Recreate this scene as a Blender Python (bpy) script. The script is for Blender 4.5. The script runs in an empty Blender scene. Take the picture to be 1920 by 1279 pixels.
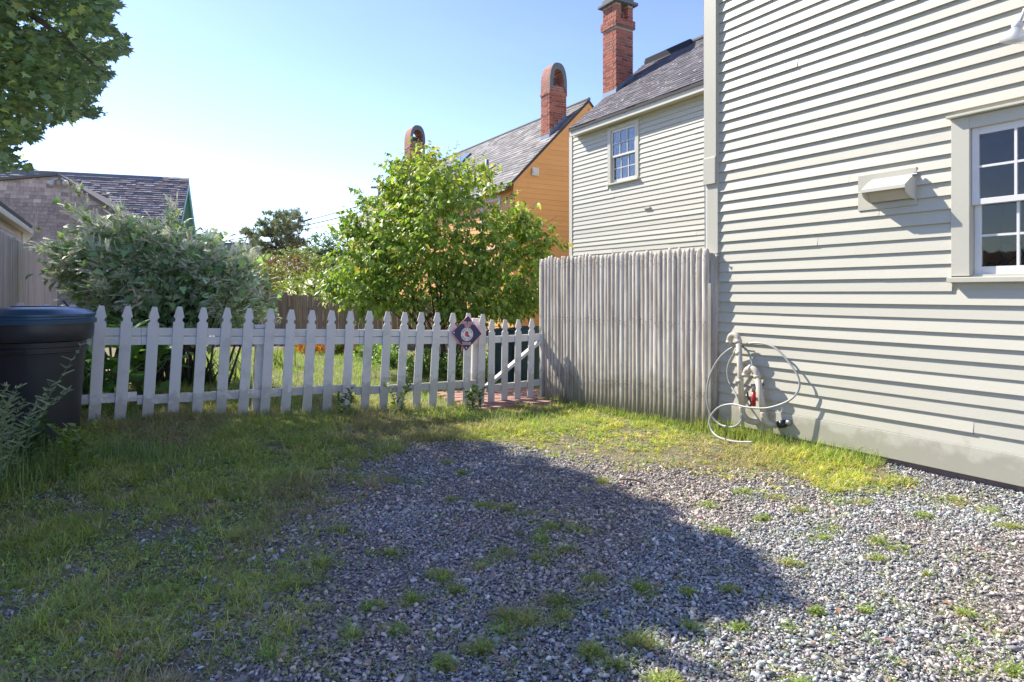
import bpy, math, random
import numpy as np
from mathutils import Vector, Matrix
from math import radians, sin, cos, pi, atan2
random.seed(7)
rs = np.random.RandomState(11)
SC = bpy.context.scene
COL = SC.collection

# ------------------------------------------------------------------ camera, sky, sun, exposure
F = 1226.0; CX = 960.0; HY = 550.0; EYE = 1.4
cam = bpy.data.cameras.new('camera'); co = bpy.data.objects.new('camera', cam); COL.objects.link(co)
co.location = (0, 0, EYE); co.rotation_euler = (pi/2, 0, 0)
cam.sensor_width = 36; cam.lens = F/1920*36; cam.shift_y = -(639.5-HY)/1920
cam.clip_start = 0.05; cam.clip_end = 2000
SC.camera = co
SUN_EL = radians(42); PHI = radians(35)
w = bpy.data.worlds.new('World'); SC.world = w; w.use_nodes = True
nt = w.node_tree; nt.nodes.clear()
sky = nt.nodes.new('ShaderNodeTexSky'); sky.sky_type = 'NISHITA'; sky.sun_disc = False
sky.sun_elevation = SUN_EL; sky.sun_rotation = radians(-55)
sky.air_density = 1.0; sky.dust_density = 0.2; sky.ozone_density = 4.0
bg = nt.nodes.new('ShaderNodeBackground'); bg.inputs[1].default_value = 0.103
wo = nt.nodes.new('ShaderNodeOutputWorld')
hsv = nt.nodes.new('ShaderNodeHueSaturation'); hsv.inputs['Saturation'].default_value = 1.0; hsv.inputs['Hue'].default_value = .519
SKY_K = 5.5
d1 = nt.nodes.new('ShaderNodeVectorMath'); d1.operation = 'SCALE'; d1.inputs['Scale'].default_value = 1/SKY_K
gm_ = nt.nodes.new('ShaderNodeGamma'); gm_.inputs[1].default_value = 1.12
d2 = nt.nodes.new('ShaderNodeVectorMath'); d2.operation = 'SCALE'; d2.inputs['Scale'].default_value = SKY_K
nt.links.new(sky.outputs[0], d1.inputs[0]); nt.links.new(d1.outputs[0], gm_.inputs[0]); nt.links.new(gm_.outputs[0], d2.inputs[0])
nt.links.new(d2.outputs[0], hsv.inputs['Color'])
# thin high wisps
tcw = nt.nodes.new('ShaderNodeTexCoord'); mpw = nt.nodes.new('ShaderNodeMapping'); mpw.inputs['Scale'].default_value = (1.2, 2.2, 5.0); mpw.inputs['Rotation'].default_value = (.2, .35, .3)
nz = nt.nodes.new('ShaderNodeTexNoise'); nz.inputs['Scale'].default_value = 1.7; nz.inputs['Detail'].default_value = 7; nz.inputs['Roughness'].default_value = .55
rw = nt.nodes.new('ShaderNodeMapRange'); rw.inputs[1].default_value = .45; rw.inputs[2].default_value = .85; rw.inputs[4].default_value = .09
mw = nt.nodes.new('ShaderNodeMix'); mw.data_type = 'RGBA'; mw.inputs[7].default_value = (3.6, 4.1, 4.8, 1)
nt.links.new(tcw.outputs['Generated'], mpw.inputs[0]); nt.links.new(mpw.outputs[0], nz.inputs['Vector']); nt.links.new(nz.outputs[0], rw.inputs[0]); nt.links.new(rw.outputs[0], mw.inputs[0]); nt.links.new(hsv.outputs[0], mw.inputs[6]); nt.links.new(mw.outputs[2], bg.inputs[0]); nt.links.new(bg.outputs[0], wo.inputs[0])
sl = bpy.data.lights.new('sun', 'SUN'); sl.energy = 3.2; sl.angle = radians(0.5); sl.color = (1, .935, .83)
so = bpy.data.objects.new('sun', sl); COL.objects.link(so)
TOSUN = Vector((-cos(PHI)*cos(SUN_EL), sin(PHI)*cos(SUN_EL), sin(SUN_EL)))
so.rotation_euler = TOSUN.to_track_quat('Z', 'Y').to_euler(); so.location = (-20, 4, 20)
SC.view_settings.view_transform = 'Standard'; SC.view_settings.look = 'None'
SC.view_settings.exposure = 1.56; SC.view_settings.gamma = 1
SC.view_settings.use_curve_mapping = False
SC.cycles.use_denoising = True
SC.cycles.max_bounces = 8; SC.cycles.transparent_max_bounces = 12

# ------------------------------------------------------------------ helpers
def ray(px, py): return Vector(((px-CX)/F, 1, (HY-py)/F))
def at(px, py, Y): return Vector(((px-CX)/F*Y, Y, EYE+(HY-py)/F*Y))
def sst(x): x = min(1, max(0, x)); return x*x*(3-2*x)
def berm(x, y):   # gravel banked against the near house
    d = (2.07-x)*.8577+(6.5-y)*.5142
    return .048*np.exp(-(d/.30)**2)*np.clip((6.1-y)*1.5, 0, 1)
def gz(x, y):
    return 0.03+0.19*sst((-x-0.2)/3.6)*sst((y-2.5)/3.0)+.006*math.sin(x*3.1+y*1.7)+.004*math.sin(x*7.3-y*5.1)+berm(x, y)
def sstn(x): x = np.clip(x, 0, 1); return x*x*(3-2*x)
def gzn(x, y): return 0.03+0.19*sstn((-x-0.2)/3.6)*sstn((y-2.5)/3.0)+.006*np.sin(x*3.1+y*1.7)+.004*np.sin(x*7.3-y*5.1)+berm(x, y)
def ground_at(px, py):
    d = ray(px, py); t = 5.
    for _ in range(12): t = (gz(d.x*t, d.y*t)-EYE)/d.z
    return Vector((d.x*t, d.y*t, gz(d.x*t, d.y*t)))

def tag(o, label=None, cat=None, group=None, kind=None):
    if label: o['label'] = label
    if cat: o['category'] = cat
    if group: o['group'] = group
    if kind: o['kind'] = kind
    return o
def empty(name, loc=(0, 0, 0), rz=0, parent=None):
    o = bpy.data.objects.new(name, None); COL.objects.link(o)
    o.location = loc; o.rotation_euler = (0, 0, rz); o.empty_display_size = .2
    if parent: o.parent = parent
    return o
def link(name, me, m=None, parent=None, loc=None, rot=None, scale=None):
    o = bpy.data.objects.new(name, me); COL.objects.link(o)
    if m is not None and not len(me.materials): me.materials.append(m)
    if parent: o.parent = parent
    if loc is not None: o.location = loc
    if rot is not None: o.rotation_euler = rot
    if scale is not None: o.scale = scale
    return o

class MB:
    def __init__(s): s.v = []; s.f = []
    def add(s, vs, fs):
        n = len(s.v); s.v += [tuple(p) for p in vs]; s.f += [tuple(i+n for i in f) for f in fs]; return s
    def box(s, x0, x1, y0, y1, z0, z1, M=None):
        vs = [Vector(p) for p in ((x0,y0,z0),(x1,y0,z0),(x1,y1,z0),(x0,y1,z0),(x0,y0,z1),(x1,y0,z1),(x1,y1,z1),(x0,y1,z1))]
        if M: vs = [M @ p for p in vs]
        return s.add(vs, ((0,3,2,1),(4,5,6,7),(0,1,5,4),(1,2,6,5),(2,3,7,6),(3,0,4,7)))
    def bar(s, a, b, wd, dp, up=(0, 0, 1)):
        a = Vector(a); b = Vector(b); d = b-a; L = d.length; d.normalize()
        u = Vector(up); x = d.cross(u)
        if x.length < 1e-4: x = d.cross(Vector((1, 0, 0)))
        x.normalize(); y = x.cross(d)
        M = Matrix(((x.x, d.x, y.x, a.x), (x.y, d.y, y.y, a.y), (x.z, d.z, y.z, a.z), (0, 0, 0, 1)))
        return s.box(-wd/2, wd/2, 0, L, -dp/2, dp/2, M)
    def prism(s, pts, axis, a, b):
        """pts: 2-D outline; axis 'x','y','z' extrude from a to b"""
        def P(p, t):
            return {'x': (t, p[0], p[1]), 'y': (p[0], t, p[1]), 'z': (p[0], p[1], t)}[axis]
        n = len(pts)
        vs = [P(p, a) for p in pts]+[P(p, b) for p in pts]
        fs = [tuple(range(n)), tuple(range(2*n-1, n-1, -1))]+[(i, i+n, (i+1) % n+n, (i+1) % n) for i in range(n)]
        return s.add(vs, fs)
    def tube(s, pts, r, n=8, cap=True):
        pts = [Vector(p) for p in pts]; m = len(pts)
        rr = r if hasattr(r, '__len__') else [r]*m
        vs = []; ref = None
        for i, p in enumerate(pts):
            d = (pts[min(i+1, m-1)]-pts[max(i-1, 0)])
            if d.length < 1e-9: d = Vector((0, 0, 1))
            d.normalize()
            if ref is None:
                ref = Vector((0, 0, 1)) if abs(d.z) < .9 else Vector((1, 0, 0))
            x = (ref-d*ref.dot(d))
            if x.length < 1e-4: x = d.orthogonal()
            x.normalize(); ref = x; y = d.cross(x)
            for k in range(n):
                a = 2*pi*k/n; vs.append(p+(x*cos(a)+y*sin(a))*rr[i])
        fs = [(i*n+k, i*n+(k+1) % n, (i+1)*n+(k+1) % n, (i+1)*n+k) for i in range(m-1) for k in range(n)]
        if cap: fs += [tuple(range(n-1, -1, -1)), tuple(range((m-1)*n, m*n))]
        return s.add(vs, fs)
    def lathe(s, prof, n=32, c=(0, 0, 0), closed=False):
        vs = []; m = len(prof)
        for r, z in prof:
            for k in range(n):
                a = 2*pi*k/n; vs.append((c[0]+r*cos(a), c[1]+r*sin(a), c[2]+z))
        fs = [(i*n+k, i*n+(k+1) % n, (i+1)*n+(k+1) % n, (i+1)*n+k) for i in range(m-1) for k in range(n)]
        fs += [tuple(range(n-1, -1, -1)), tuple(range((m-1)*n, m*n))]
        return s.add(vs, fs)
    def mesh(s, name, m=None, smooth=False):
        me = bpy.data.meshes.new(name); me.from_pydata(s.v, [], s.f)
        if m: me.materials.append(m)
        if smooth: me.polygons.foreach_set('use_smooth', [True]*len(me.polygons))
        me.update(); return me
    def build(s, name, m, parent=None, smooth=False, bevel=0, **k):
        o = link(name, s.mesh(name, m, smooth), None, parent, **k)
        if bevel:
            b = o.modifiers.new('bevel', 'BEVEL'); b.width = bevel; b.segments = 2; b.limit_method = 'ANGLE'; b.angle_limit = radians(40)
        if smooth:
            try: o.data.shade_smooth_by_angle = None
            except Exception: pass
        return o
def fixnormals(o):
    import bmesh
    bm = bmesh.new(); bm.from_mesh(o.data); bmesh.ops.recalc_face_normals(bm, faces=bm.faces); bm.to_mesh(o.data); bm.free(); return o
def crom(pts, k=6):
    pts = [Vector(p) for p in pts]; P = [pts[0]*2-pts[1]]+pts+[pts[-1]*2-pts[-2]]; out = []
    for i in range(1, len(P)-2):
        a, b, c, d = P[i-1:i+3]
        for j in range(k):
            t = j/k
            out.append(.5*((2*b)+(c-a)*t+(2*a-5*b+4*c-d)*t*t+(3*b-3*c+d-a)*t**3))
    out.append(pts[-1]); return out

def cloud(name, tmpl, pos, R, scale, mat, colors=None, parent=None, smooth=False):
    """many copies of a template in one mesh: pos (n,3), R (n,3,3), scale (n,) or (n,3)"""
    tv, tf = tmpl; tv = np.array(tv, float); tf = list(tf); n = len(pos); k = len(tv)
    scale = np.asarray(scale, float)
    if scale.ndim == 1: scale = np.repeat(scale[:, None], 3, 1)
    V = np.einsum('nij,nkj->nki', R, tv[None]*scale[:, None, :])+pos[:, None, :]
    sizes = np.array([len(f) for f in tf]); flat = np.concatenate([np.array(f) for f in tf])
    loops = (flat[None, :]+(np.arange(n)*k)[:, None]).ravel()
    tot = np.tile(sizes, n); start = np.concatenate([[0], np.cumsum(tot)[:-1]])
    me = bpy.data.meshes.new(name)
    me.vertices.add(n*k); me.vertices.foreach_set('co', V.ravel().astype(np.float32))
    me.loops.add(len(loops)); me.loops.foreach_set('vertex_index', loops.astype(np.int32))
    me.polygons.add(len(tot)); me.polygons.foreach_set('loop_start', start.astype(np.int32))
    if smooth: me.polygons.foreach_set('use_smooth', np.ones(len(tot), bool))
    me.update(calc_edges=True)
    if colors is not None:
        a = me.color_attributes.new('tint', 'FLOAT_COLOR', 'POINT')
        c = np.concatenate([colors, np.ones((n, 1))], 1)
        a.data.foreach_set('color', np.repeat(c, k, 0).ravel().astype(np.float32))
    me.materials.append(mat)
    return link(name, me, None, parent)
def unit(a): return a/np.maximum(np.linalg.norm(a, axis=-1, keepdims=True), 1e-9)
def basis(d, up):
    """R with local y along d, local z near up"""
    d = unit(d); x = unit(np.cross(d, up)); z = np.cross(x, d)
    return np.stack([x, d, z], -1)
def randdir(n):
    return unit(rs.normal(size=(n, 3)))
def pal(n, cols, p=None, jit=.12):
    cols = np.array(cols, float); i = rs.choice(len(cols), n, p=p)
    return np.clip(cols[i]*(1+rs.normal(0, jit, (n, 1)))*(1+rs.normal(0, .05, (n, 3))), 0.004, 1)

# ------------------------------------------------------------------ materials
def newmat(name):
    m = bpy.data.materials.new(name); m.use_nodes = True
    n = m.node_tree; b = n.nodes['Principled BSDF']; return m, n, b
def ramp(n, fac, stops):
    r = n.nodes.new('ShaderNodeValToRGB'); e = r.color_ramp.elements
    while len(e) < len(stops): e.new(.5)
    for el, (p, c) in zip(e, stops): el.position = p; el.color = (*c, 1)
    n.links.new(fac, r.inputs[0]); return r.outputs[0]
def noise(n, scale, det=4, vec=None, rough=.55, stretch=None):
    t = n.nodes.new('ShaderNodeTexNoise'); t.inputs['Scale'].default_value = scale; t.inputs['Detail'].default_value = det
    t.inputs['Roughness'].default_value = rough
    tc = n.nodes.new('ShaderNodeTexCoord'); v = vec or tc.outputs['Object']
    if stretch:
        mp = n.nodes.new('ShaderNodeMapping'); mp.inputs['Scale'].default_value = stretch
        n.links.new(v, mp.inputs[0]); v = mp.outputs[0]
    n.links.new(v, t.inputs['Vector']); return t.outputs[0]
def mixc(n, fac, a, b, mode='MIX'):
    x = n.nodes.new('ShaderNodeMix'); x.data_type = 'RGBA'; x.blend_type = mode
    for s, v in ((0, fac), (6, a), (7, b)):
        if isinstance(v, (int, float)): x.inputs[s].default_value = v
        elif isinstance(v, tuple): x.inputs[s].default_value = (*v, 1)
        else: n.links.new(v, x.inputs[s])
    return x.outputs[2]
def math_(n, op, a, b=0.):
    x = n.nodes.new('ShaderNodeMath'); x.operation = op
    for s, v in ((0, a), (1, b)):
        if isinstance(v, (int, float)): x.inputs[s].default_value = v
        else: n.links.new(v, x.inputs[s])
    return x.outputs[0]
def bump(n, b, h, st=.3, dist=.01):
    x = n.nodes.new('ShaderNodeBump'); x.inputs['Strength'].default_value = st; x.inputs['Distance'].default_value = dist
    n.links.new(h, x.inputs['Height']); n.links.new(x.outputs[0], b.inputs['Normal'])
def objrand(n):
    o = n.nodes.new('ShaderNodeObjectInfo'); return o.outputs['Random']
def wpos(n):
    g = n.nodes.new('ShaderNodeNewGeometry'); return g.outputs['Position']

def paint(name, col, dirt=(.3, .28, .22), amt=.25, rough=.55, rnd=.06, sc=3, bumpst=.15, base=0.):
    m, n, b = newmat(name); P = wpos(n)
    f = noise(n, sc, 6, P); f2 = noise(n, 45, 3, P)
    d = ramp(n, f, [(.52, (0, 0, 0)), (.75, (amt,)*3)])
    c = mixc(n, d, col, dirt)
    sxz = n.nodes.new('ShaderNodeSeparateXYZ'); n.links.new(P, sxz.inputs[0])
    spl = math_(n, 'ADD', math_(n, 'ADD', sxz.outputs[2], -base), math_(n, 'MULTIPLY', noise(n, 6 if not base else 16, 6, P), -.45))
    c = mixc(n, ramp(n, spl, [(0.0, (.4,)*3), (.08, (0, 0, 0))]), c, (.20, .18, .12))
    sp = ramp(n, noise(n, 70, 2, P), [(.72, (0, 0, 0)), (.78, (amt*1.3,)*3)])
    c = mixc(n, sp, c, tuple(x*.55 for x in dirt))
    r = objrand(n); br = math_(n, 'MULTIPLY_ADD', r, rnd*2); br.node.inputs[2].default_value = 1-rnd
    hs = n.nodes.new('ShaderNodeHueSaturation'); n.links.new(c, hs.inputs['Color']); n.links.new(br, hs.inputs['Value'])
    n.links.new(hs.outputs[0], b.inputs['Base Color']); b.inputs['Roughness'].default_value = rough
    bump(n, b, f2, bumpst, .004)
    return m
def wood(name, cols, stretch=(40, 40, 2.5), rough=.85, rnd=.2, st=.5, dist=.004, base=None, world=False):
    m, n, b = newmat(name)
    oi = n.nodes.new('ShaderNodeObjectInfo'); tc = n.nodes.new('ShaderNodeTexCoord')
    va = n.nodes.new('ShaderNodeVectorMath'); va.operation = 'ADD'
    sc = n.nodes.new('ShaderNodeVectorMath'); sc.operation = 'SCALE'; sc.inputs[0].default_value = (7, 13, 5)
    n.links.new(oi.outputs['Random'], sc.inputs['Scale'])
    n.links.new(wpos(n) if world else tc.outputs['Object'], va.inputs[0]); n.links.new(sc.outputs[0], va.inputs[1])
    g = noise(n, 1, 6, va.outputs[0], stretch=stretch, rough=.65)
    L = len(cols)
    c = ramp(n, g, [(.3+.4*i/(L-1), cc) for i, cc in enumerate(cols)])
    big = noise(n, 2.2, 3, va.outputs[0]); c = mixc(n, ramp(n, big, [(.4, (0, 0, 0)), (.7, (.5,)*3)]), c, cols[0])
    if base:   # darker foot of the boards
        sx = n.nodes.new('ShaderNodeSeparateXYZ'); n.links.new(wpos(n), sx.inputs[0])
        nn = noise(n, 9, 3, wpos(n)); h = math_(n, 'ADD', sx.outputs[2], math_(n, 'MULTIPLY', nn, -.5))
        c = mixc(n, ramp(n, h, [(0.0, (.65,)*3), (.35, (0, 0, 0))]), c, base)
    r = oi.outputs['Random']; br = math_(n, 'MULTIPLY_ADD', r, rnd*2); br.node.inputs[2].default_value = 1-rnd
    hs = n.nodes.new('ShaderNodeHueSaturation'); n.links.new(c, hs.inputs['Color']); n.links.new(br, hs.inputs['Value'])
    n.links.new(hs.outputs[0], b.inputs['Base Color']); b.inputs['Roughness'].default_value = rough
    bump(n, b, g, st, dist); return m
def plain(name, col, rough=.6, metal=0, var=.15, sc=12, bst=.1):
    m, n, b = newmat(name); f = noise(n, sc, 5, wpos(n))
    c = mixc(n, f, tuple(x*(1-var) for x in col), tuple(min(1, x*(1+var)) for x in col))
    n.links.new(c, b.inputs['Base Color']); b.inputs['Roughness'].default_value = rough; b.inputs['Metallic'].default_value = metal
    if bst: bump(n, b, noise(n, sc*6, 3, wpos(n)), bst, .004)
    return m
def leafmat(name, trans=.35, rough=.5, tsat=(1.25, 1.35, .5)):
    m, n, b = newmat(name)
    a = n.nodes.new('ShaderNodeAttribute'); a.attribute_name = 'tint'
    n.links.new(a.outputs['Color'], b.inputs['Base Color']); b.inputs['Roughness'].default_value = rough
    t = n.nodes.new('ShaderNodeBsdfTranslucent')
    tc = mixc(n, 1., a.outputs['Color'], tsat, 'MULTIPLY'); n.links.new(tc, t.inputs[0])
    mx = n.nodes.new('ShaderNodeMixShader'); mx.inputs[0].default_value = trans
    n.links.new(b.outputs[0], mx.inputs[1]); n.links.new(t.outputs[0], mx.inputs[2])
    n.links.new(mx.outputs[0], n.nodes['Material Output'].inputs[0]); return m
def tintmat(name, rough=.8, nsc=60, amt=.25, bst=.3):
    m, n, b = newmat(name)
    a = n.nodes.new('ShaderNodeAttribute'); a.attribute_name = 'tint'
    f = noise(n, nsc, 3, wpos(n)); c = mixc(n, 1., a.outputs['Color'], ramp(n, f, [(.3, (1-amt,)*3), (.7, (1+amt,)*3)]), 'MULTIPLY')
    n.links.new(c, b.inputs['Base Color']); b.inputs['Roughness'].default_value = rough
    bump(n, b, f, bst, .003); return m

M = {}
M['putty'] = paint('putty_paint', (.50, .48, .39), (.38, .36, .29), .12, .5, .035, 2.5)
M['puttytrim'] = paint('putty_trim_paint', (.52, .50, .41), (.36, .34, .27), .12, .45, .02, 3)
M['white'] = paint('white_paint', (.68, .67, .65), (.42, .40, .34), .2, .45, .02, 3)
M['picket'] = paint('picket_white_paint', (.68, .65, .62), (.36, .34, .29), .45, .5, .06, 6, .25, .16)
M['orange'] = paint('orange_paint', (.80, .41, .14), (.42, .2, .08), .15, .6, .04, 2)
M['cream'] = paint('cream_paint', (.58, .56, .47), (.4, .38, .3), .12, .5, .03, 3)
M['teal'] = paint('teal_paint', (.24, .56, .52), (.1, .3, .3), .15, .55, .04, 3)
M['olive'] = paint('green_siding_paint', (.42, .46, .28), (.2, .22, .14), .15, .6, .03, 3)
M['shedwhite'] = paint('shed_siding', (.52, .50, .50), (.4, .38, .36), .15, .55, .02, 2)
M['stake'] = wood('weathered_cedar', [(.32, .27, .21), (.57, .51, .43), (.73, .67, .59)], (26, 26, 2.2), rnd=.13, base=(.17, .15, .09))
M['oldfence'] = wood('grey_fence_wood', [(.34, .29, .25), (.55, .48, .43), (.70, .62, .56)], (60, 60, 1.2), rnd=.2, base=(.12, .12, .09))
M['brownfence'] = wood('brown_fence_wood', [(.22, .17, .125), (.36, .28, .21), (.46, .37, .29)], (30, 30, 2), rnd=.12)
M['shingle'] = wood('grey_wall_shingle', [(.24, .20, .18), (.40, .335, .31), (.54, .46, .43)], (60, 60, 5), rnd=.15)
M['shtint'] = tintmat('roof_shingle', .85)
M['brick'] = None
def brickmat():
    m, n, b = newmat('red_brick'); r = objrand(n)
    c = ramp(n, r, [(0, (.20, .06, .045)), (.35, (.36, .105, .06)), (.7, (.46, .15, .085)), (1, (.33, .14, .10))])
    f = noise(n, 40, 4, wpos(n)); c = mixc(n, ramp(n, f, [(.45, (0, 0, 0)), (.8, (.6,)*3)]), c, (.17, .09, .07))
    n.links.new(c, b.inputs['Base Color']); b.inputs['Roughness'].default_value = .9; bump(n, b, f, .5, .006); return m
M['brick'] = brickmat()
M['bricktint'] = tintmat('chimney_brick_small', .9)
M['mortar'] = plain('mortar', (.40, .36, .31), .95)
M['cap'] = plain('chimney_cap_stone', (.16, .17, .17), .9)
M['lead'] = plain('lead_flashing', (.22, .27, .33), .5, .3)
M['can'] = plain('black_plastic', (.030, .031, .036), .38, 0, .2, 4, .05)
M['lid'] = plain('sky_tinted_plastic_lid', (.025, .075, .13), .3, 0, .15, 5, .04)  # blue of the reflected sky put into the lid colour
M['gcan'] = plain('dark_green_plastic', (.03, .07, .075), .4)
M['pvc'] = paint('beige_pipe', (.52, .47, .38), (.35, .3, .22), .3, .4, .03, 10)
M['hose'] = plain('grey_hose', (.36, .37, .35), .4, 0, .08, 20, .02)
M['red'] = plain('red_plastic', (.42, .02, .03), .35)
M['black'] = plain('black_metal', (.015, .015, .017), .4)
M['grey'] = plain('grey_metal', (.28, .29, .30), .4, .6)
M['bark'] = wood('bark', [(.05, .04, .03), (.11, .09, .07), (.17, .14, .11)], (12, 12, 2), world=True)
M['found'] = plain('foundation_stone', (.20, .15, .14), .95, 0, .35, 9, .6)
M['inner'] = plain('room_wall', (.62, .44, .25), .9, 0, .04, 2, 0)
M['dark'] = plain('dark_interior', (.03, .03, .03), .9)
M['signblue'] = plain('navy_enamel', (.025, .035, .12), .35, 0, .15, 30, .02)
M['signred'] = plain('red_print', (.55, .05, .07), .4, 0, .05, 30, 0)
M['signpink'] = plain('pale_red_print', (.72, .22, .26), .4, 0, .05, 30, 0)
M['signwhite'] = plain('white_print', (.75, .73, .74), .4, 0, .05, 30, 0)
M['leaf'] = leafmat('leaf')
M['mapleleaf'] = leafmat('maple_leaf', .38, .4, (1.0, 1.15, .75))
M['grass'] = leafmat('grass_blade', .45, .6, (1.2, 1.2, .6))
M['flower'] = leafmat('flower_spray', .3, .8, (1, 1, .9))
M['needle'] = leafmat('pine_needle', .15, .6)
M['stone'] = tintmat('gravel_stone', .72, 90, .18, .2)
M['wire'] = plain('black_cable', (.02, .022, .025), .6)
M['pole'] = wood('utility_pole_wood', [(.12, .1, .09), (.2, .18, .16), (.28, .25, .23)], (20, 20, 1))
def pathbrick():
    m, n, b = newmat('path_brick'); r = objrand(n)
    c = ramp(n, r, [(0, (.30, .12, .09)), (.5, (.44, .20, .15)), (1, (.50, .28, .22))])
    f = noise(n, 50, 4, wpos(n)); c = mixc(n, f, c, (.35, .24, .2)); n.links.new(c, b.inputs['Base Color'])
    b.inputs['Roughness'].default_value = .9; bump(n, b, f, .5, .005); return m
M['pathbrick'] = pathbrick()
def glass():
    m, n, b = newmat('window_glass'); n.nodes.remove(b)
    t = n.nodes.new('ShaderNodeBsdfTransparent'); t.inputs[0].default_value = (.88, .9, .9, 1)
    g = n.nodes.new('ShaderNodeBsdfGlossy'); g.inputs['Roughness'].default_value = .02
    f = n.nodes.new('ShaderNodeFresnel'); f.inputs[0].default_value = 1.5
    bp = n.nodes.new('ShaderNodeBump'); bp.inputs['Strength'].default_value = .06; bp.inputs['Distance'].default_value = .02
    n.links.new(noise(n, 5, 2, wpos(n)), bp.inputs['Height']); n.links.new(bp.outputs[0], g.inputs['Normal'])
    fm = math_(n, 'MULTIPLY', f.outputs[0], .85)
    mx = n.nodes.new('ShaderNodeMixShader'); n.links.new(fm, mx.inputs[0]); n.links.new(t.outputs[0], mx.inputs[1]); n.links.new(g.outputs[0], mx.inputs[2])
    n.links.new(mx.outputs[0], n.nodes['Material Output'].inputs[0]); return m
M['glass'] = glass()

# ------------------------------------------------------------------ ground
def grassmask(x, y):
    """0 = gravel, 1 = grassy; world coordinates, numpy arrays"""
    # left weedy area: boundary x as a function of y
    by = np.array([0, 2.3, 2.6, 3.2, 4.0, 4.7, 5.4, 5.9, 6.6, 9.0])
    bx = np.array([-.7, -.95, -1.05, -1.15, -1.25, -1.2, -1.25, -1.0, .6, 2.])
    left = np.clip((np.interp(y, by, bx)-x)/.5+.5, 0, 1)
    # strip along stockade and wall
    fy = np.array([-.6, 0, .9, 1.7, 2.3, 2.75, 3.1, 6]); fv = np.array([6.4, 5.85, 5.3, 5.05, 4.6, 4.55, 6.0, 9])
    strip = np.clip((y-np.interp(x, fy, fv))/.3+.5, 0, 1)
    back = (y > 8.0)*1.0
    return np.maximum(np.maximum(left, strip), back)
def build_ground():
    xs = np.unique(np.concatenate([np.linspace(-400, -16, 14), np.arange(-16, -5, .5), np.arange(-5, 5.01, .07), np.arange(5.5, 16, .5), np.linspace(16, 400, 14)]))
    ys = np.unique(np.concatenate([np.linspace(-60, 1, 10), np.arange(1, 10, .07), np.arange(10, 40, .6), np.linspace(40, 700, 16)]))
    X, Y = np.meshgrid(xs, ys); Z = gzn(X, Y)
    act = (np.abs(X) < 5) & (Y > 1.2) & (Y < 9.5)
    Z = Z-act*np.abs(rs.normal(0, .0025, X.shape))
    nx = len(xs); ny = len(ys)
    V = np.stack([X, Y, Z], -1).reshape(-1, 3)
    idx = np.arange(nx*ny).reshape(ny, nx)
    Fq = np.stack([idx[:-1, :-1], idx[:-1, 1:], idx[1:, 1:], idx[1:, :-1]], -1).reshape(-1, 4)
    me = bpy.data.meshes.new('ground'); me.from_pydata(V.tolist(), [], Fq.tolist())
    a = me.color_attributes.new('tint', 'FLOAT_COLOR', 'POINT')
    m = grassmask(V[:, 0], V[:, 1]); a.data.foreach_set('color', np.stack([m, m, m, m*0+1], -1).ravel().astype(np.float32))
    mt, n, b = newmat('gravel_and_soil')
    P = wpos(n)
    vo = n.nodes.new('ShaderNodeTexVoronoi'); vo.inputs['Scale'].default_value = 55; n.links.new(P, vo.inputs['Vector'])
    sep = n.nodes.new('ShaderNodeSeparateColor'); n.links.new(vo.outputs['Color'], sep.inputs[0])
    gc = ramp(n, sep.outputs[0], [(0, (.11, .10, .095)), (.4, (.25, .23, .215)), (.8, (.42, .39, .35)), (1, (.52, .48, .42))])
    edge = ramp(n, vo.outputs['Distance'], [(.3, (1, 1, 1)), (.75, (.3, .28, .26))]); gc = mixc(n, 1., gc, edge, 'MULTIPLY')
    soil = ramp(n, noise(n, 14, 8, P), [(.3, (.10, .085, .05)), (.5, (.18, .155, .08)), (.7, (.28, .23, .14))])
    at_ = n.nodes.new('ShaderNodeAttribute'); at_.attribute_name = 'tint'
    fac = math_(n, 'ADD', at_.outputs['Fac'], math_(n, 'MULTIPLY_ADD', noise(n, 5, 5, P), 1.4)); fac.node.inputs[1].links[0].from_node.inputs[2].default_value = -.7
    fac = ramp(n, fac, [(.35, (0, 0, 0)), (.75, (1, 1, 1))])
    c = mixc(n, fac, gc, soil); n.links.new(c, b.inputs['Base Color']); b.inputs['Roughness'].default_value = .9
    bump(n, b, math_(n, 'ADD', math_(n, 'MULTIPLY', vo.outputs['Distance'], -1.), noise(n, 60, 4, P)), .8, .012)
    me.materials.append(mt)
    o = link('ground', me); me.polygons.foreach_set('use_smooth', [True]*len(me.polygons))
    tag(o, 'gravel and soil ground of the yard', kind='structure'); return o
build_ground()

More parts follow.
